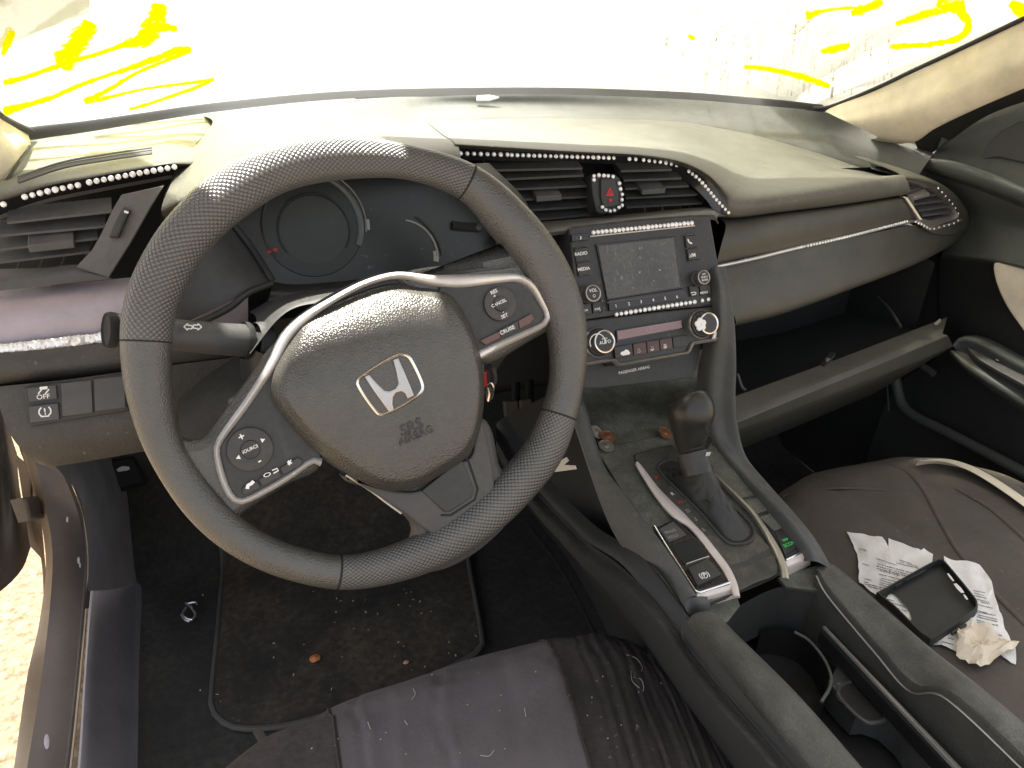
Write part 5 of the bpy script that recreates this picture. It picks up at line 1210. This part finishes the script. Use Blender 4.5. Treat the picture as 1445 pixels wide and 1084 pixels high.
MB().loft([e4, e5, e6, e7, e8], m_dark, 50, 40).build('lower_panel', pdn)
FD = Fr((.69, .2, .55), (-1, -.15, .1), (0, -1, 0))
P = arc(FD.L([(1406,371),(1425,373),(1460,379),(1500,388),(1500,490),(1460,478),(1438,453),(1420,425),(1408,395)], .008), 50, True)
MB().prism(P, FD.n, .008, m_beige, .003).build('beige_insert', pdn)
# armrest with switch bank, raised pull, pocket lip
a0 = cx([(1348,482,.70),(1360,474,.70),(1390,476,.70),(1445,503,.70),(1530,545,.70)])
a1 = cx([(1344,486,.645),(1354,479,.65),(1378,481,.65),(1445,516,.648),(1530,560,.648)])
a2 = cx([(1342,494,.635),(1352,503,.632),(1372,520,.632),(1445,566,.632),(1530,620,.632)])
a3 = cx([(1341,500,.645),(1352,513,.64),(1372,530,.64),(1445,578,.64),(1530,634,.64)])
a4 = [p+V((.06, .0, -.04)) for p in a3]
ARM = MB().loft([a0, a1, [p.lerp(q, .5)+V((.012, 0, -.008)) for p, q in zip(a1, a2)], a2, a3, a4], m_door, 60, 40).build('armrest', pdn)
FAr = Fr(X(1420, 512, .665), (-.25, 0, 1), (0, 1, 0))
MB().prism(arc(FAr.L([(1360,484),(1380,483),(1445,520),(1500,550),(1500,580),(1445,548),(1395,520),(1372,504)], .0), 50, True), FAr.n, .006, m_gray, .002).build('switch_panel', ARM)
for l in ([(1401,506),(1417,500),(1422,505),(1406,512)], [(1424,515),(1445,510),(1460,518),(1440,524)]):
    MB().prism(FAr.L(l, .006), FAr.n, .003, m_blk, .0008).build('window_switch', ARM)
MB().lathe(FAr.h(1408,508,.009), FAr.n, [(.003, 0), (.0028, .001), (0, .0012)], m_satin, 10).build('lock_mark', ARM)
MB().lathe(FAr.h(1417,503.5,.009), FAr.n, [(.003, 0), (.0028, .001), (0, .0012)], m_satin, 10).build('lock_mark', ARM)
pl_ = cx([(1262,515,.70),(1266,548,.695),(1274,572,.69),(1292,588,.685),(1340,612,.68),(1400,643,.68),(1445,667,.68),(1530,712,.68)])
MB().tube(sm(pl_, 50), .009, m_door, 10).build('pocket_lip', pdn)
MB().tube(sm(cx([(1249,520,.71),(1252,545,.71),(1254,580,.71)]), 8), .0014, m_strip, 6).build('panel_seam', pdn)
MB().tube(sm(cx([(1280,510,.70),(1300,516,.69),(1318,528,.69)]), 10), .006, m_door, 8).build('pocket_edge', pdn)

# ------------------------------------------------------------------ pillars
def yl(l): return cy(l)
p0 = yl([(1164,157,.55),(1178,150,.535),(1230,130,.48),(1290,103,.41),(1360,70,.335),(1445,30,.25),(1540,-16,.16)])
p1 = yl([(1172,161,.53),(1190,160,.51),(1240,147,.455),(1300,124,.385),(1370,92,.312),(1450,56,.23),(1545,14,.145)])
p2 = yl([(1190,170,.50),(1212,174,.475),(1256,168,.425),(1310,150,.36),(1380,119,.29),(1455,88,.21),(1550,50,.13)])
p3 = yl([(1236,192,.455),(1252,196,.44),(1290,197,.40),(1322,178,.355),(1385,148,.29),(1460,116,.21),(1555,76,.13)])
p4 = [p+V((.02, .03, -.012)) for p in p3]
pp = thing('windshield_pillar', p0[0], 'beige trimmed windshield pillar on the passenger side, bleached by the sun', 'pillar')
MB().loft([p0, p1, p2, p3, p4], m_beige, 60, 34).build('trim', pp)
MB().tube(sm([p+V((0, .004, 0)) for p in yl([(1150,154,.56),(1175,151,.54),(1230,129,.48),(1290,101,.41),(1360,68.5,.335),(1445,28,.25),(1540,-18,.16)])], 50), .0035, m_gasket, 8).build('glass_seal', pp)
MB().loft([yl([(1290,199,.42),(1322,180,.375),(1385,149,.31),(1460,117,.23)]), yl([(1300,222,.42),(1325,210,.39),(1390,165,.33),(1470,135,.25)])], m_blk, 20, 4).build('pillar_gap', pp)
l0 = yl([(-40,140,.30),(-4,163,.36),(18,176,.43),(40,190,.49)]); l1 = yl([(-40,185,.27),(-2,190,.32),(20,192,.38),(42,197,.47)]); l2 = yl([(-40,240,.25),(5,218,.29),(26,210,.35),(43,202,.46)]); l3 = yl([(-40,275,.24),(0,262,.27),(22,238,.32),(44,206,.45)])
lp = thing('windshield_pillar', l0[0], 'beige trimmed windshield pillar on the driver side at the picture edge', 'pillar')
MB().loft([l0, l1, l2, l3], m_beige, 30, 20).build('trim', lp)
MB().tube(sm(yl([(-40,132,.31),(-4,160,.365),(14,172,.42),(44,186,.495)]), 20), .004, m_gasket, 8).build('glass_seal', lp)
MB().tube(sm(yl([(5,262,.255),(22,236,.305),(42,206,.44)]), 14), .0016, m_blk, 6).build('trim_gap', lp)

# ------------------------------------------------------------------ door opening on the driver's side: sill and hinge pillar
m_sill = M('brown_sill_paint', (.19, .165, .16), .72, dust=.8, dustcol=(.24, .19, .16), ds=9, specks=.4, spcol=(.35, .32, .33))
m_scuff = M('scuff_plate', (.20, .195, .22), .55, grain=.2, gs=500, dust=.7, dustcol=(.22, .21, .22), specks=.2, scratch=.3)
m_rub = M('weather_seal', (.055, .048, .044), .7, dust=.35, dustcol=(.22, .18, .15))
m_edge = M('pale_sill_edge', (.36, .28, .20), .6, dust=.4, dustcol=(.4, .3, .2))
sl_ = thing('door_sill', (-.7, .3, .0), 'scratched purplish brown door sill and hinge pillar of the open driver door', 'door sill')
s0 = cx([(10,1150,-.79),(22,1084,-.79),(40,960,-.79),(57,880,-.79),(66,800,-.79),(58,730,-.79),(44,670,-.79),(22,600,-.79),(8,560,-.79)])
s1 = cx([(26,1150,-.775),(38,1084,-.775),(58,960,-.775),(70,860,-.775),(74,780,-.775),(64,715,-.775),(52,660,-.775),(30,610,-.775),(14,565,-.775)])
s2 = cx([(80,1150,-.735),(92,1084,-.735),(106,960,-.735),(115,860,-.735),(119,790,-.735),(113,735,-.735),(98,690,-.735),(80,652,-.735),(60,600,-.735)])
s3 = cx([(88,1150,-.722),(99,1084,-.722),(112,960,-.722),(121,860,-.722),(124,790,-.722),(118,732,-.722),(102,686,-.722),(84,648,-.722),(66,600,-.722)])
s4 = cx([(100,1150,-.71),(112,1084,-.71),(122,960,-.71),(128,860,-.71),(131,800,-.71)])
MB().loft([[p+V((-.004, 0, -.10)) for p in s0], s0], m_edge, 60, 4).build('outer_edge', sl_)
MB().loft([s0, [p+V((0, 0, .004)) for p in s0], s1], m_edge, 60, 6).build('edge_flange', sl_)
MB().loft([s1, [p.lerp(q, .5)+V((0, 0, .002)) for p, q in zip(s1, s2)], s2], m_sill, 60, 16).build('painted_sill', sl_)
MB().loft([s2, [p.lerp(q, .5)+V((0, 0, .012)) for p, q in zip(s2, s3)], s3], m_rub, 60, 8).build('weather_seal', sl_)
w0 = cx([(118,860,-.715),(125,800,-.715),(119,735,-.715),(104,690,-.712),(82,650,-.71)]); w1 = cx([(152,838,-.70),(153,800,-.70),(147,735,-.70),(130,682,-.70),(112,645,-.70)])
MB().loft([w0, [p.lerp(q, .5)+V((0, 0, .0))+V((.012, -.012, 0)) for p, q in zip(w0, w1)], w1], m_rub, 40, 12).build('seal_bead', sl_)
t0 = cx([(100,1150,-.70),(112,1084,-.70),(120,960,-.70),(126,880,-.70),(131,832,-.70)])
t1 = cx([(175,1150,-.655),(182,1084,-.655),(187,960,-.655),(190,880,-.655),(191,822,-.655)])
t2 = [p+V((.012, 0, -.03)) for p in t1]; t3 = [p+V((.02, 0, -.14)) for p in t1]
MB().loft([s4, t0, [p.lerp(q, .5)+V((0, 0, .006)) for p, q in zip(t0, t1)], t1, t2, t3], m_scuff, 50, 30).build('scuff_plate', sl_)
MB().tube(sm([p+V((.002, 0, .004)) for p in s3[:6]], 40), .0018, m_edge, 6).build('chrome_strip', sl_)
# chipped paint flecks on the sill
m_chip = M('paint_chip', (.30, .28, .34), .6)
for (a, b), r_ in (((111,791),.006), ((113,797),.005), ((95,733),.005), ((66,1046),.009), ((155,1015),.007), ((160,1010),.006), ((145,1000),.004), ((172,930),.003), ((118,955),.004), ((115,975),.003)):
    p = X(a, b, -.733 if a < 120 else -.69); d_ = ray(a, b).normalized()
    p = p - d_*.004
    mb = MB(); mb.dome([p+CR*(r_*.55*math.cos(k*.7)*(.5+.5*mnoise.noise(V((a, k*2.1, b)))**2+.2))+CU*(r_*1.8*math.sin(k*.7)*(.6+.3*mnoise.noise(V((k*1.7, a, b))))) for k in range(9)], -d_, [(1, 0), (.7, .0008)], m_chip); mb.build('paint_chip', sl_)
# driver's door standing open, just its hinge end in view
dd = thing('driver_door', (-.95, .7, .1), 'dark edge of the open driver door with its check strap at the left', 'car door')
MB().loft([cx([(-60,560,-.86),(-10,560,-.83),(10,600,-.82),(24,640,-.82)]), cx([(-60,700,-.86),(-5,690,-.84),(16,690,-.82),(28,690,-.82)]), cx([(-60,860,-.9),(-5,838,-.86),(30,805,-.83),(44,770,-.82)])], m_lower, 24, 24).build('inner_panel', dd)
MB().loft([cx([(22,640,-.81),(30,690,-.81),(42,770,-.815)]), cx([(44,668,-.80),(56,720,-.80),(64,800,-.80)]), cx([(46,740,-.805),(58,790,-.805),(62,850,-.805)])], m_edge, 20, 12).build('hinge_face', dd)
MB().prism(cx([(14,706,-.80),(38,703,-.80),(54,726,-.80),(48,735,-.80),(26,738,-.80)]), (1, -.2, .2), .02, M('strap_metal', (.10, .085, .075), .6, dust=.4), .005, back=True).build('check_strap', dd)

# ------------------------------------------------------------------ windshield, writing on it, header and roof
gl = MB()
gb = sm(cy([(-60,196,.36),(0,186,.44)])+G0+cy([(1240,178,.50),(1320,212,.43)]), 70)
rows = []
for k in range(24):
    t = k/23; rows.append([V((p.x*(1.01+.08*t), p.y-.50*t, p.z+.29*t-.04*t*t)) for p in gb])
m_glass = D.materials.new('dusty_glass'); m_glass.use_nodes = True
X0 = -G0[4].x   # world x = 0 in the glass's own coordinates
def glass(m):
    nt = m.node_tree; N = nt.nodes; L = nt.links; N.remove(N['Principled BSDF']); out = N['Material Output']
    tr = N.new('ShaderNodeBsdfTransparent'); tr.inputs[0].default_value = (.93, .96, .93, 1)
    tl = N.new('ShaderNodeBsdfTranslucent'); tl.inputs[0].default_value = (.95, .94, .88, 1)
    gs = N.new('ShaderNodeBsdfGlossy'); gs.inputs['Roughness'].default_value = .02
    tc = N.new('ShaderNodeTexCoord')
    sx = N.new('ShaderNodeSeparateXYZ'); L.new(tc.outputs['Object'], sx.inputs[0])
    def noise(scale, rot, det=4, s=1):
        mp = N.new('ShaderNodeMapping'); mp.inputs['Scale'].default_value = scale; mp.inputs['Rotation'].default_value = rot; L.new(tc.outputs['Object'], mp.inputs[0])
        n = N.new('ShaderNodeTexNoise'); n.inputs['Scale'].default_value = s; n.inputs['Detail'].default_value = det; L.new(mp.outputs[0], n.inputs['Vector']); return n.outputs['Fac']
    def f(op, a, c=None, cl=False):
        n = N.new('ShaderNodeMath'); n.operation = op; n.use_clamp = cl
        for i, x in enumerate((a, c)):
            if x is None: continue
            if isinstance(x, (int, float)): n.inputs[i].default_value = x
            else: L.new(x, n.inputs[i])
        return n.outputs[0]
    def rmp(x, a, c, lo=0.0, hi=1.0):
        n = N.new('ShaderNodeMapRange'); n.inputs[1].default_value = a; n.inputs[2].default_value = c; n.inputs[3].default_value = lo; n.inputs[4].default_value = hi; L.new(x, n.inputs[0]); return n.outputs[0]
    dirt = f('MULTIPLY', rmp(f('ADD', sx.outputs[0], f('MULTIPLY', noise((7, 7, 7), (0, 0, 0), 5), .25)), X0+.13, X0+.42), .9)
    for nd, lo_, hi_ in ((tr, (.93, .95, .90, 1), (.17, .168, .145, 1)), (tl, (.95, .94, .88, 1), (.80, .78, .66, 1))):
        mc = N.new('ShaderNodeMix'); mc.data_type = 'RGBA'; L.new(dirt, mc.inputs[0]); mc.inputs[6].default_value = lo_; mc.inputs[7].default_value = hi_; L.new(mc.outputs[2], nd.inputs[0])
    dustf = rmp(noise((6, 6, 6), (0, 0, 0), 6), .3, .7, .38, .50)
    L2 = f('ADD', dustf, 0.0, True)
    mx = N.new('ShaderNodeMixShader'); L.new(L2, mx.inputs[0]); L.new(tr.outputs[0], mx.inputs[1]); L.new(tl.outputs[0], mx.inputs[2])
    rf_ = N.new('ShaderNodeBsdfRefraction'); rf_.inputs['IOR'].default_value = 1.15; rf_.inputs['Roughness'].default_value = .6
    mr_ = N.new('ShaderNodeMixShader'); mr_.inputs[0].default_value = .12; L.new(mx.outputs[0], mr_.inputs[1]); L.new(rf_.outputs[0], mr_.inputs[2]); mx = mr_
    fr = N.new('ShaderNodeFresnel'); fr.inputs[0].default_value = 1.5
    mx2 = N.new('ShaderNodeMixShader'); L.new(f('MULTIPLY', fr.outputs[0], .6), mx2.inputs[0]); L.new(mx.outputs[0], mx2.inputs[1]); L.new(gs.outputs[0], mx2.inputs[2])
    L.new(mx2.outputs[0], out.inputs[0])
glass(m_glass)
gl.grid(rows, m_glass)
ws = thing('windshield', G0[4], 'dusty sunlit windshield glass with yellow marker writing on it', 'windshield')
gl.build('glass', ws)
gbv = BVHTree.FromPolygons([tuple(p) for p in gl.v], gl.f)
m_yel = D.materials.new('yellow_marker_paint'); m_yel.use_nodes = True
nt = m_yel.node_tree; N = nt.nodes; N.remove(N['Principled BSDF'])
tl = N.new('ShaderNodeBsdfTranslucent'); tl.inputs[0].default_value = (1, .93, 0, 1); df = N.new('ShaderNodeBsdfDiffuse'); df.inputs[0].default_value = (.95, .85, 0, 1); tp = N.new('ShaderNodeBsdfTransparent'); tp.inputs[0].default_value = (1, .93, .0, 1)
a_ = N.new('ShaderNodeMixShader'); a_.inputs[0].default_value = .25; nt.links.new(tl.outputs[0], a_.inputs[1]); nt.links.new(tp.outputs[0], a_.inputs[2])
uvn = N.new('ShaderNodeUVMap'); sp_ = N.new('ShaderNodeSeparateXYZ'); nt.links.new(uvn.outputs[0], sp_.inputs[0])
def mth(op, a, c):
    n = N.new('ShaderNodeMath'); n.operation = op; n.use_clamp = op == 'MULTIPLY'
    for i, x in enumerate((a, c)):
        if isinstance(x, (int, float)): n.inputs[i].default_value = x
        else: nt.links.new(x, n.inputs[i])
    return n.outputs[0]
tcy = N.new('ShaderNodeTexCoord'); nzy = N.new('ShaderNodeTexNoise'); nzy.inputs['Scale'].default_value = 140; nzy.inputs['Detail'].default_value = 5; nt.links.new(tcy.outputs['Object'], nzy.inputs['Vector'])
edge = mth('SUBTRACT', 1.0, mth('ABSOLUTE', mth('SUBTRACT', mth('MULTIPLY', sp_.outputs[1], 2.0) if 0 else mth('ADD', sp_.outputs[1], sp_.outputs[1]), 1.0), 0))
al = mth('MULTIPLY', mth('ADD', mth('ADD', edge, mth('ADD', edge, -.05)), mth('ADD', mth('SUBTRACT', nzy.outputs['Fac'], .5), mth('SUBTRACT', nzy.outputs['Fac'], .56))), 1.9)
cl_ = N.new('ShaderNodeBsdfTransparent'); fin = N.new('ShaderNodeMixShader'); nt.links.new(al, fin.inputs[0]); nt.links.new(cl_.outputs[0], fin.inputs[1]); nt.links.new(a_.outputs[0], fin.inputs[2])
nt.links.new(fin.outputs[0], N['Material Output'].inputs[0])
def stroke(l, off=-.002):
    """painted stroke on the glass: (px, py, width)"""
    P = [V(p) for p in l]; n = max(14, 8*len(P)); Q = sm(P, n); rows = [[] for k in range(5)]; uvs = [[] for k in range(5)]; s_ = 0
    for i in range(n):
        t = (Q[min(i+1, n-1)]-Q[max(i-1, 0)]); t.z = 0; t.normalize(); s = V((-t.y, t.x, 0)); w = max(Q[i].z, .8)/2*1.3+.8
        e = min(1, (i+.35)/1.6, (n-1-i+.35)/1.6) if w > 4 else 1
        w *= (.5+.5*e)*(1+.22*mnoise.noise(Q[i]*.13))
        s_ += (Q[i]-Q[i-1]).length if i else 0
        for k in range(5):
            q = Q[i]+s*(w*(k-2)/2); h, nn_, ii, d = gbv.ray_cast(CO, ray(q.x, q.y).normalized())
            if h is None: return
            rows[k].append(h + V((0, .4, 1)).normalized()*off); uvs[k].append((s_*.02, k/4))
    MB().grid(rows, m_yel, uvs=uvs).build('paint_stroke', ws)
for l in ([(128,28,18),(122,40,24),(105,62,26),(92,82,32),(84,92,16)],
          [(224,2,22),(221,22,24),(214,38,26),(205,50,26),(190,57,14),(172,62,6)],
          [(213,37,14),(232,36,11),(250,39,6)],
          [(188,55,13),(170,62,7),(130,76,5),(100,84,6),(60,98,6),(30,108,6),(4,114,9)],
          [(3,75,6),(9,60,10),(15,46,9),(18,40,4)],
          [(270,68,7),(250,70,12),(215,82,8),(170,98,5),(120,115,5),(70,136,6),(30,148,8),(4,155,14)],
          [(262,72,5),(222,88,4),(190,102,4),(160,120,5),(132,135,7),(118,141,9)],
          [(120,142,7),(150,136,4),(200,124,3),(250,117,3),(290,112,4),(302,109,3)],
          [(300,111,3),(275,122,4),(240,134,3),(205,146,3),(182,152,3)],
          [(1137,20,10),(1145,19,8),(1160,14,4),(1190,10,3),(1215,9,3)],
          [(1201,17,8),(1212,14,11),(1225,9,10),(1246,1,9)],
          [(1264,32,4),(1285,25,8),(1310,17,9),(1335,10,12),(1362,5,16)],
          [(1322,2,12),(1335,6,14),(1352,10,16),(1358,18,13),(1366,30,9),(1364,42,8),(1352,52,9),(1330,58,7),(1300,62,6),(1256,64,6)],
          [(1158,71,5),(1175,68,9),(1192,64,8),(1199,61,4)],
          [(1050,93,4),(1070,94,5),(1095,98,6),(1125,105,7),(1150,113,7),(1171,121,6)],
          [(1425,2,12),(1436,10,16),(1448,18,18)], [(971,49,4),(976,51,5),(980,53,4)]):
    stroke(l)
# dried runs of dirt hanging on the glass
m_run = D.materials.new('dried_dirt'); m_run.use_nodes = True
nt = m_run.node_tree; N = nt.nodes; N.remove(N['Principled BSDF'])
tl = N.new('ShaderNodeBsdfTranslucent'); tl.inputs[0].default_value = (.33, .32, .26, 1); tp = N.new('ShaderNodeBsdfTransparent'); tp.inputs[0].default_value = (.6, .58, .45, 1); a_ = N.new('ShaderNodeMixShader')
tc = N.new('ShaderNodeTexCoord'); nz = N.new('ShaderNodeTexNoise'); nz.inputs['Scale'].default_value = 55; nz.inputs['Detail'].default_value = 6; nt.links.new(tc.outputs['Object'], nz.inputs['Vector'])
mr = N.new('ShaderNodeMapRange'); mr.inputs[1].default_value = .40; mr.inputs[2].default_value = .66; mr.inputs[4].default_value = .85; nt.links.new(nz.outputs['Fac'], mr.inputs[0]); a0_ = N.new('ShaderNodeMixShader'); t0_ = N.new('ShaderNodeBsdfTransparent')
a_.inputs[0].default_value = .12; nt.links.new(tl.outputs[0], a_.inputs[1]); nt.links.new(tp.outputs[0], a_.inputs[2])
nt.links.new(mr.outputs[0], a0_.inputs[0]); nt.links.new(t0_.outputs[0], a0_.inputs[1]); nt.links.new(a_.outputs[0], a0_.inputs[2]); nt.links.new(a0_.outputs[0], N['Material Output'].inputs[0])
rnd = random.Random(11); mb = MB()
def run(x0, y0, x1, y1, w):
    n = 10; ll = []; rr = []
    for i in range(n):
        t = i/(n-1); x = x0+(x1-x0)*t+rnd.uniform(-.5, .5); y = y0+(y1-y0)*t; ww = w*(.4+rnd.random())/2
        for k, o in ((1, ll), (-1, rr)):
            h, a, b, d = gbv.ray_cast(CO, ray(x+ww*k, y).normalized())
            if h is None: return
            o.append(h+V((0, .4, 1)).normalized()*-.001)
    mb.grid([ll, rr], m_run)
for i in range(85):
    x = rnd.uniform(930, 1260); y0 = rnd.uniform(20, 110); l = rnd.uniform(25, 75)
    lean = .12+.28*(1260-x)/330*.4; y1 = min(y0+l, 128+max(0, (x-1000)*.06), 150-max(0, x-1165)*.45)
    if y1 > y0+8: run(x+lean*(y1-y0)*.6, y0, x, y1, rnd.uniform(1.2, 4.2))
for i in range(30):
    x = rnd.uniform(640, 1080); y0 = rnd.uniform(0, 40); l = rnd.uniform(15, 60); run(x+l*.75, max(1, y0), x, y0+l, rnd.uniform(1, 3))
for x0, x1, y0, y1, w in ((990,1130,2,18,26),(1060,1200,30,52,12),(1105,1180,42,50,10),(1215,1260,20,60,14),(860,960,5,20,10),(1000,1060,28,38,10)):
    for k in range(int(abs(x1-x0)/5)):
        a = rnd.uniform(x0, x1); b = rnd.uniform(y0, y1); l = rnd.uniform(8, 26); run(a+l*.7, max(1, b-l*.6), a, b+l*.2, rnd.uniform(1, 3.5))
dr_ = mb.build('dried_dirt', ws, kind='stuff')
# frit band, small clear tag at the foot of the glass
mb = MB(); c = cy([(673,137,.752),(690,136,.752),(704,139,.748),(690,143,.744),(672,143,.744)]); mb.prism(c, (0, -.3, 1), .003, m_white, .0008)
tag(mb.build('number_plate_tag'), 'small white vehicle number tag at the foot of the windshield', 'tag')
# roof over the front seats; header cut back so sun reaches wheel and pillar
m_head = M('headliner', (.42, .37, .28), .9)
def hy(x):
    K = [(-.95,.41),(-.54,.41),(-.475,.112),(-.315,.108),(-.285,.41),(.40,.41),(.46,.345),(.50,.345),(.56,.20),(.9,.20)]
    for (a, p), (b, q) in zip(K, K[1:]):
        if a <= x <= b: return p+(q-p)*(x-a)/(b-a)
hd = [V((x, hy(x), 1.07-.03*(x/.6)**2)) for x in [-.80+.02*i for i in range(82)]]
rf = MB(); rf.grid([[p+V((0, .004, -.012)) for p in hd], hd, [V((p.x, .06, p.z+.08)) for p in hd], [V((p.x, -.15, p.z+.11)) for p in hd]], m_head)
rf.add([], [], m_head)
MB().add([V((-.70,.62,.80)),V((-.97,.95,.80)),V((-.97,.15,1.09)),V((-.70,.15,1.07))],[(0,1,2,3)],m_beige).build('sun_shade_panel', lp)  # unseen panel added to keep sun off the sill and carpet
roof = rf.build('car_roof', None, solid=.004); tag(roof, 'beige headliner roof of the car above the front seats', 'car roof')
# bonnet and cowl beyond the glass
m_body = M('silver_car_paint', (.62, .62, .60), .35, metal=.2, coat=.5)
b0 = [p+V((0, .03, -.02)) for p in sm(G0, 30)]; b1 = [V((p.x*1.15, p.y+.18, .80-.06*(p.x/.6)**2)) for p in b0]; b2 = [V((p.x*1.22, 1.25, .78-.08*(p.x/.6)**2)) for p in b0]; b3 = [V((p.x*1.1, 1.75, .62-.08*(p.x/.6)**2)) for p in b0]
bn = thing('car_bonnet', (0, 1.2, .7), 'bright silver car bonnet beyond the windshield', 'bonnet')
MB().loft([b1, [p.lerp(q, .5)+V((0, 0, .02)) for p, q in zip(b1, b2)], b2, b3, [V((p.x, p.y+.05, .2)) for p in b3]], m_body, 40, 30).build('panel', bn)
MB().add([V((-.60,.56,.765)),V((-.98,.56,.73)),V((-.98,1.7,.58)),V((-.6,1.7,.66))],[(0,1,2,3)],m_body).build('fender', bn)
MB().loft([b0, [p.lerp(q, .5)+V((0, 0, -.03)) for p, q in zip(b0, b1)], [p+V((0, 0, -.01)) for p in b1]], m_gray, 40, 8).build('cowl_grille', bn)
wp = thing('windshield_wiper', (.4, .8, .78), 'gray wiper arm resting at the foot of the windshield on the passenger side', 'wiper')
MB().tube(sm(cy([(930,128,.82),(1020,134,.8),(1100,138,.76),(1165,146,.66)]), 24), .006, m_gray, 8).build('arm', wp)
MB().tube(sm(cy([(1120,134,.74),(1135,139,.72),(1160,143,.68)]), 10), .010, m_strip, 8).build('pivot_cap', wp)
MB().add([V((.735,.12,.0)),V((.735,.82,.0)),V((.735,.82,.70)),V((.735,.12,.70))],[(0,1,2,3)],m_blk).build('kick_panel', dash)
MB().add([V((-.72,.30,.60)),V((.735,.34,.58)),V((.735,.84,.62)),V((-.72,.84,.64))],[(0,1,2,3)],m_blk).build('inner_structure', dash)
# firewall closing the footwells
MB().add([V((-.7, .80, .0)), V((.74, .80, .0)), V((.74, .80, .74)), V((-.7, .80, .74))], [(0,1,2,3)], m_blk).build('firewall', bn)

# ------------------------------------------------------------------ outside
m_gnd = M('pale_gravel_ground', (.15, .11, .07), .95, grain=.8, gs=60, var=.65, vs=55, specks=1.0, spcol=(.03, .02, .01))
gd = MB(); E_ = [-300, -80, -20, -6, -3, -2, -1.2, -.6, 0, .6, 1.2, 2, 3, 6, 20, 80, 300]
gd.grid([[V((x, y, -.28)) for x in E_] for y in E_], m_gnd)
tag(gd.build('ground', None, loc=(0, 0, -.28)), 'pale sunlit gravel ground outside the car', None, kind='structure')
fp = M('white_fence_sheet', (.72, .72, .68), .6)
fn = MB(); pts = []
for i in range(160):
    x = -4+i*.1; pts.append(V((x, 6.5-.25*x, -.28)) + V((0, .03*(i % 2), 0)))
fn.grid([pts, [p+V((0, 0, 2.0)) for p in pts]], fp)
fno = fn.build('fence', None, sharp=10); tag(fno, 'pale corrugated fence beyond the bonnet', 'fence')

# ------------------------------------------------------------------ light
SUN_EL, SUN_AZ = 69, -16     # azimuth from straight ahead, negative = towards the driver's side
w = D.worlds.new('World'); SC.world = w; w.use_nodes = True
nt = w.node_tree; bg = nt.nodes['Background']; sky = nt.nodes.new('ShaderNodeTexSky'); sky.sky_type = 'NISHITA'; sky.sun_disc = False
sky.sun_elevation = R(SUN_EL); sky.sun_rotation = R(SUN_AZ); sky.dust_density = 2.0; sky.ozone_density = 1.0
hs_ = nt.nodes.new('ShaderNodeHueSaturation'); hs_.inputs['Saturation'].default_value = .22; nt.links.new(sky.outputs[0], hs_.inputs['Color'])
tn = nt.nodes.new('ShaderNodeMix'); tn.data_type = 'RGBA'; tn.blend_type = 'MULTIPLY'; tn.inputs[0].default_value = 1; tn.inputs[7].default_value = (1, .99, .97, 1); nt.links.new(hs_.outputs[0], tn.inputs[6])
nt.links.new(tn.outputs[2], bg.inputs[0]); bg.inputs[1].default_value = .37
sd = V((math.sin(R(SUN_AZ))*math.cos(R(SUN_EL)), math.cos(R(SUN_AZ))*math.cos(R(SUN_EL)), math.sin(R(SUN_EL))))
sun = D.lights.new('sun', 'SUN'); sun.energy = 27; sun.angle = R(1.6); sun.color = (1, .95, .85)
so = D.objects.new('sun', sun); COL.objects.link(so); so.rotation_euler = sd.to_track_quat('Z', 'Y').to_euler(); so.location = (-2, 3, 5)
SC.view_settings.view_transform = 'Standard'; SC.view_settings.look = 'None'; SC.view_settings.exposure = 0
SC.cycles.use_denoising = True
SC.cycles.max_bounces = 10; SC.cycles.diffuse_bounces = 5; SC.cycles.transparent_max_bounces = 12
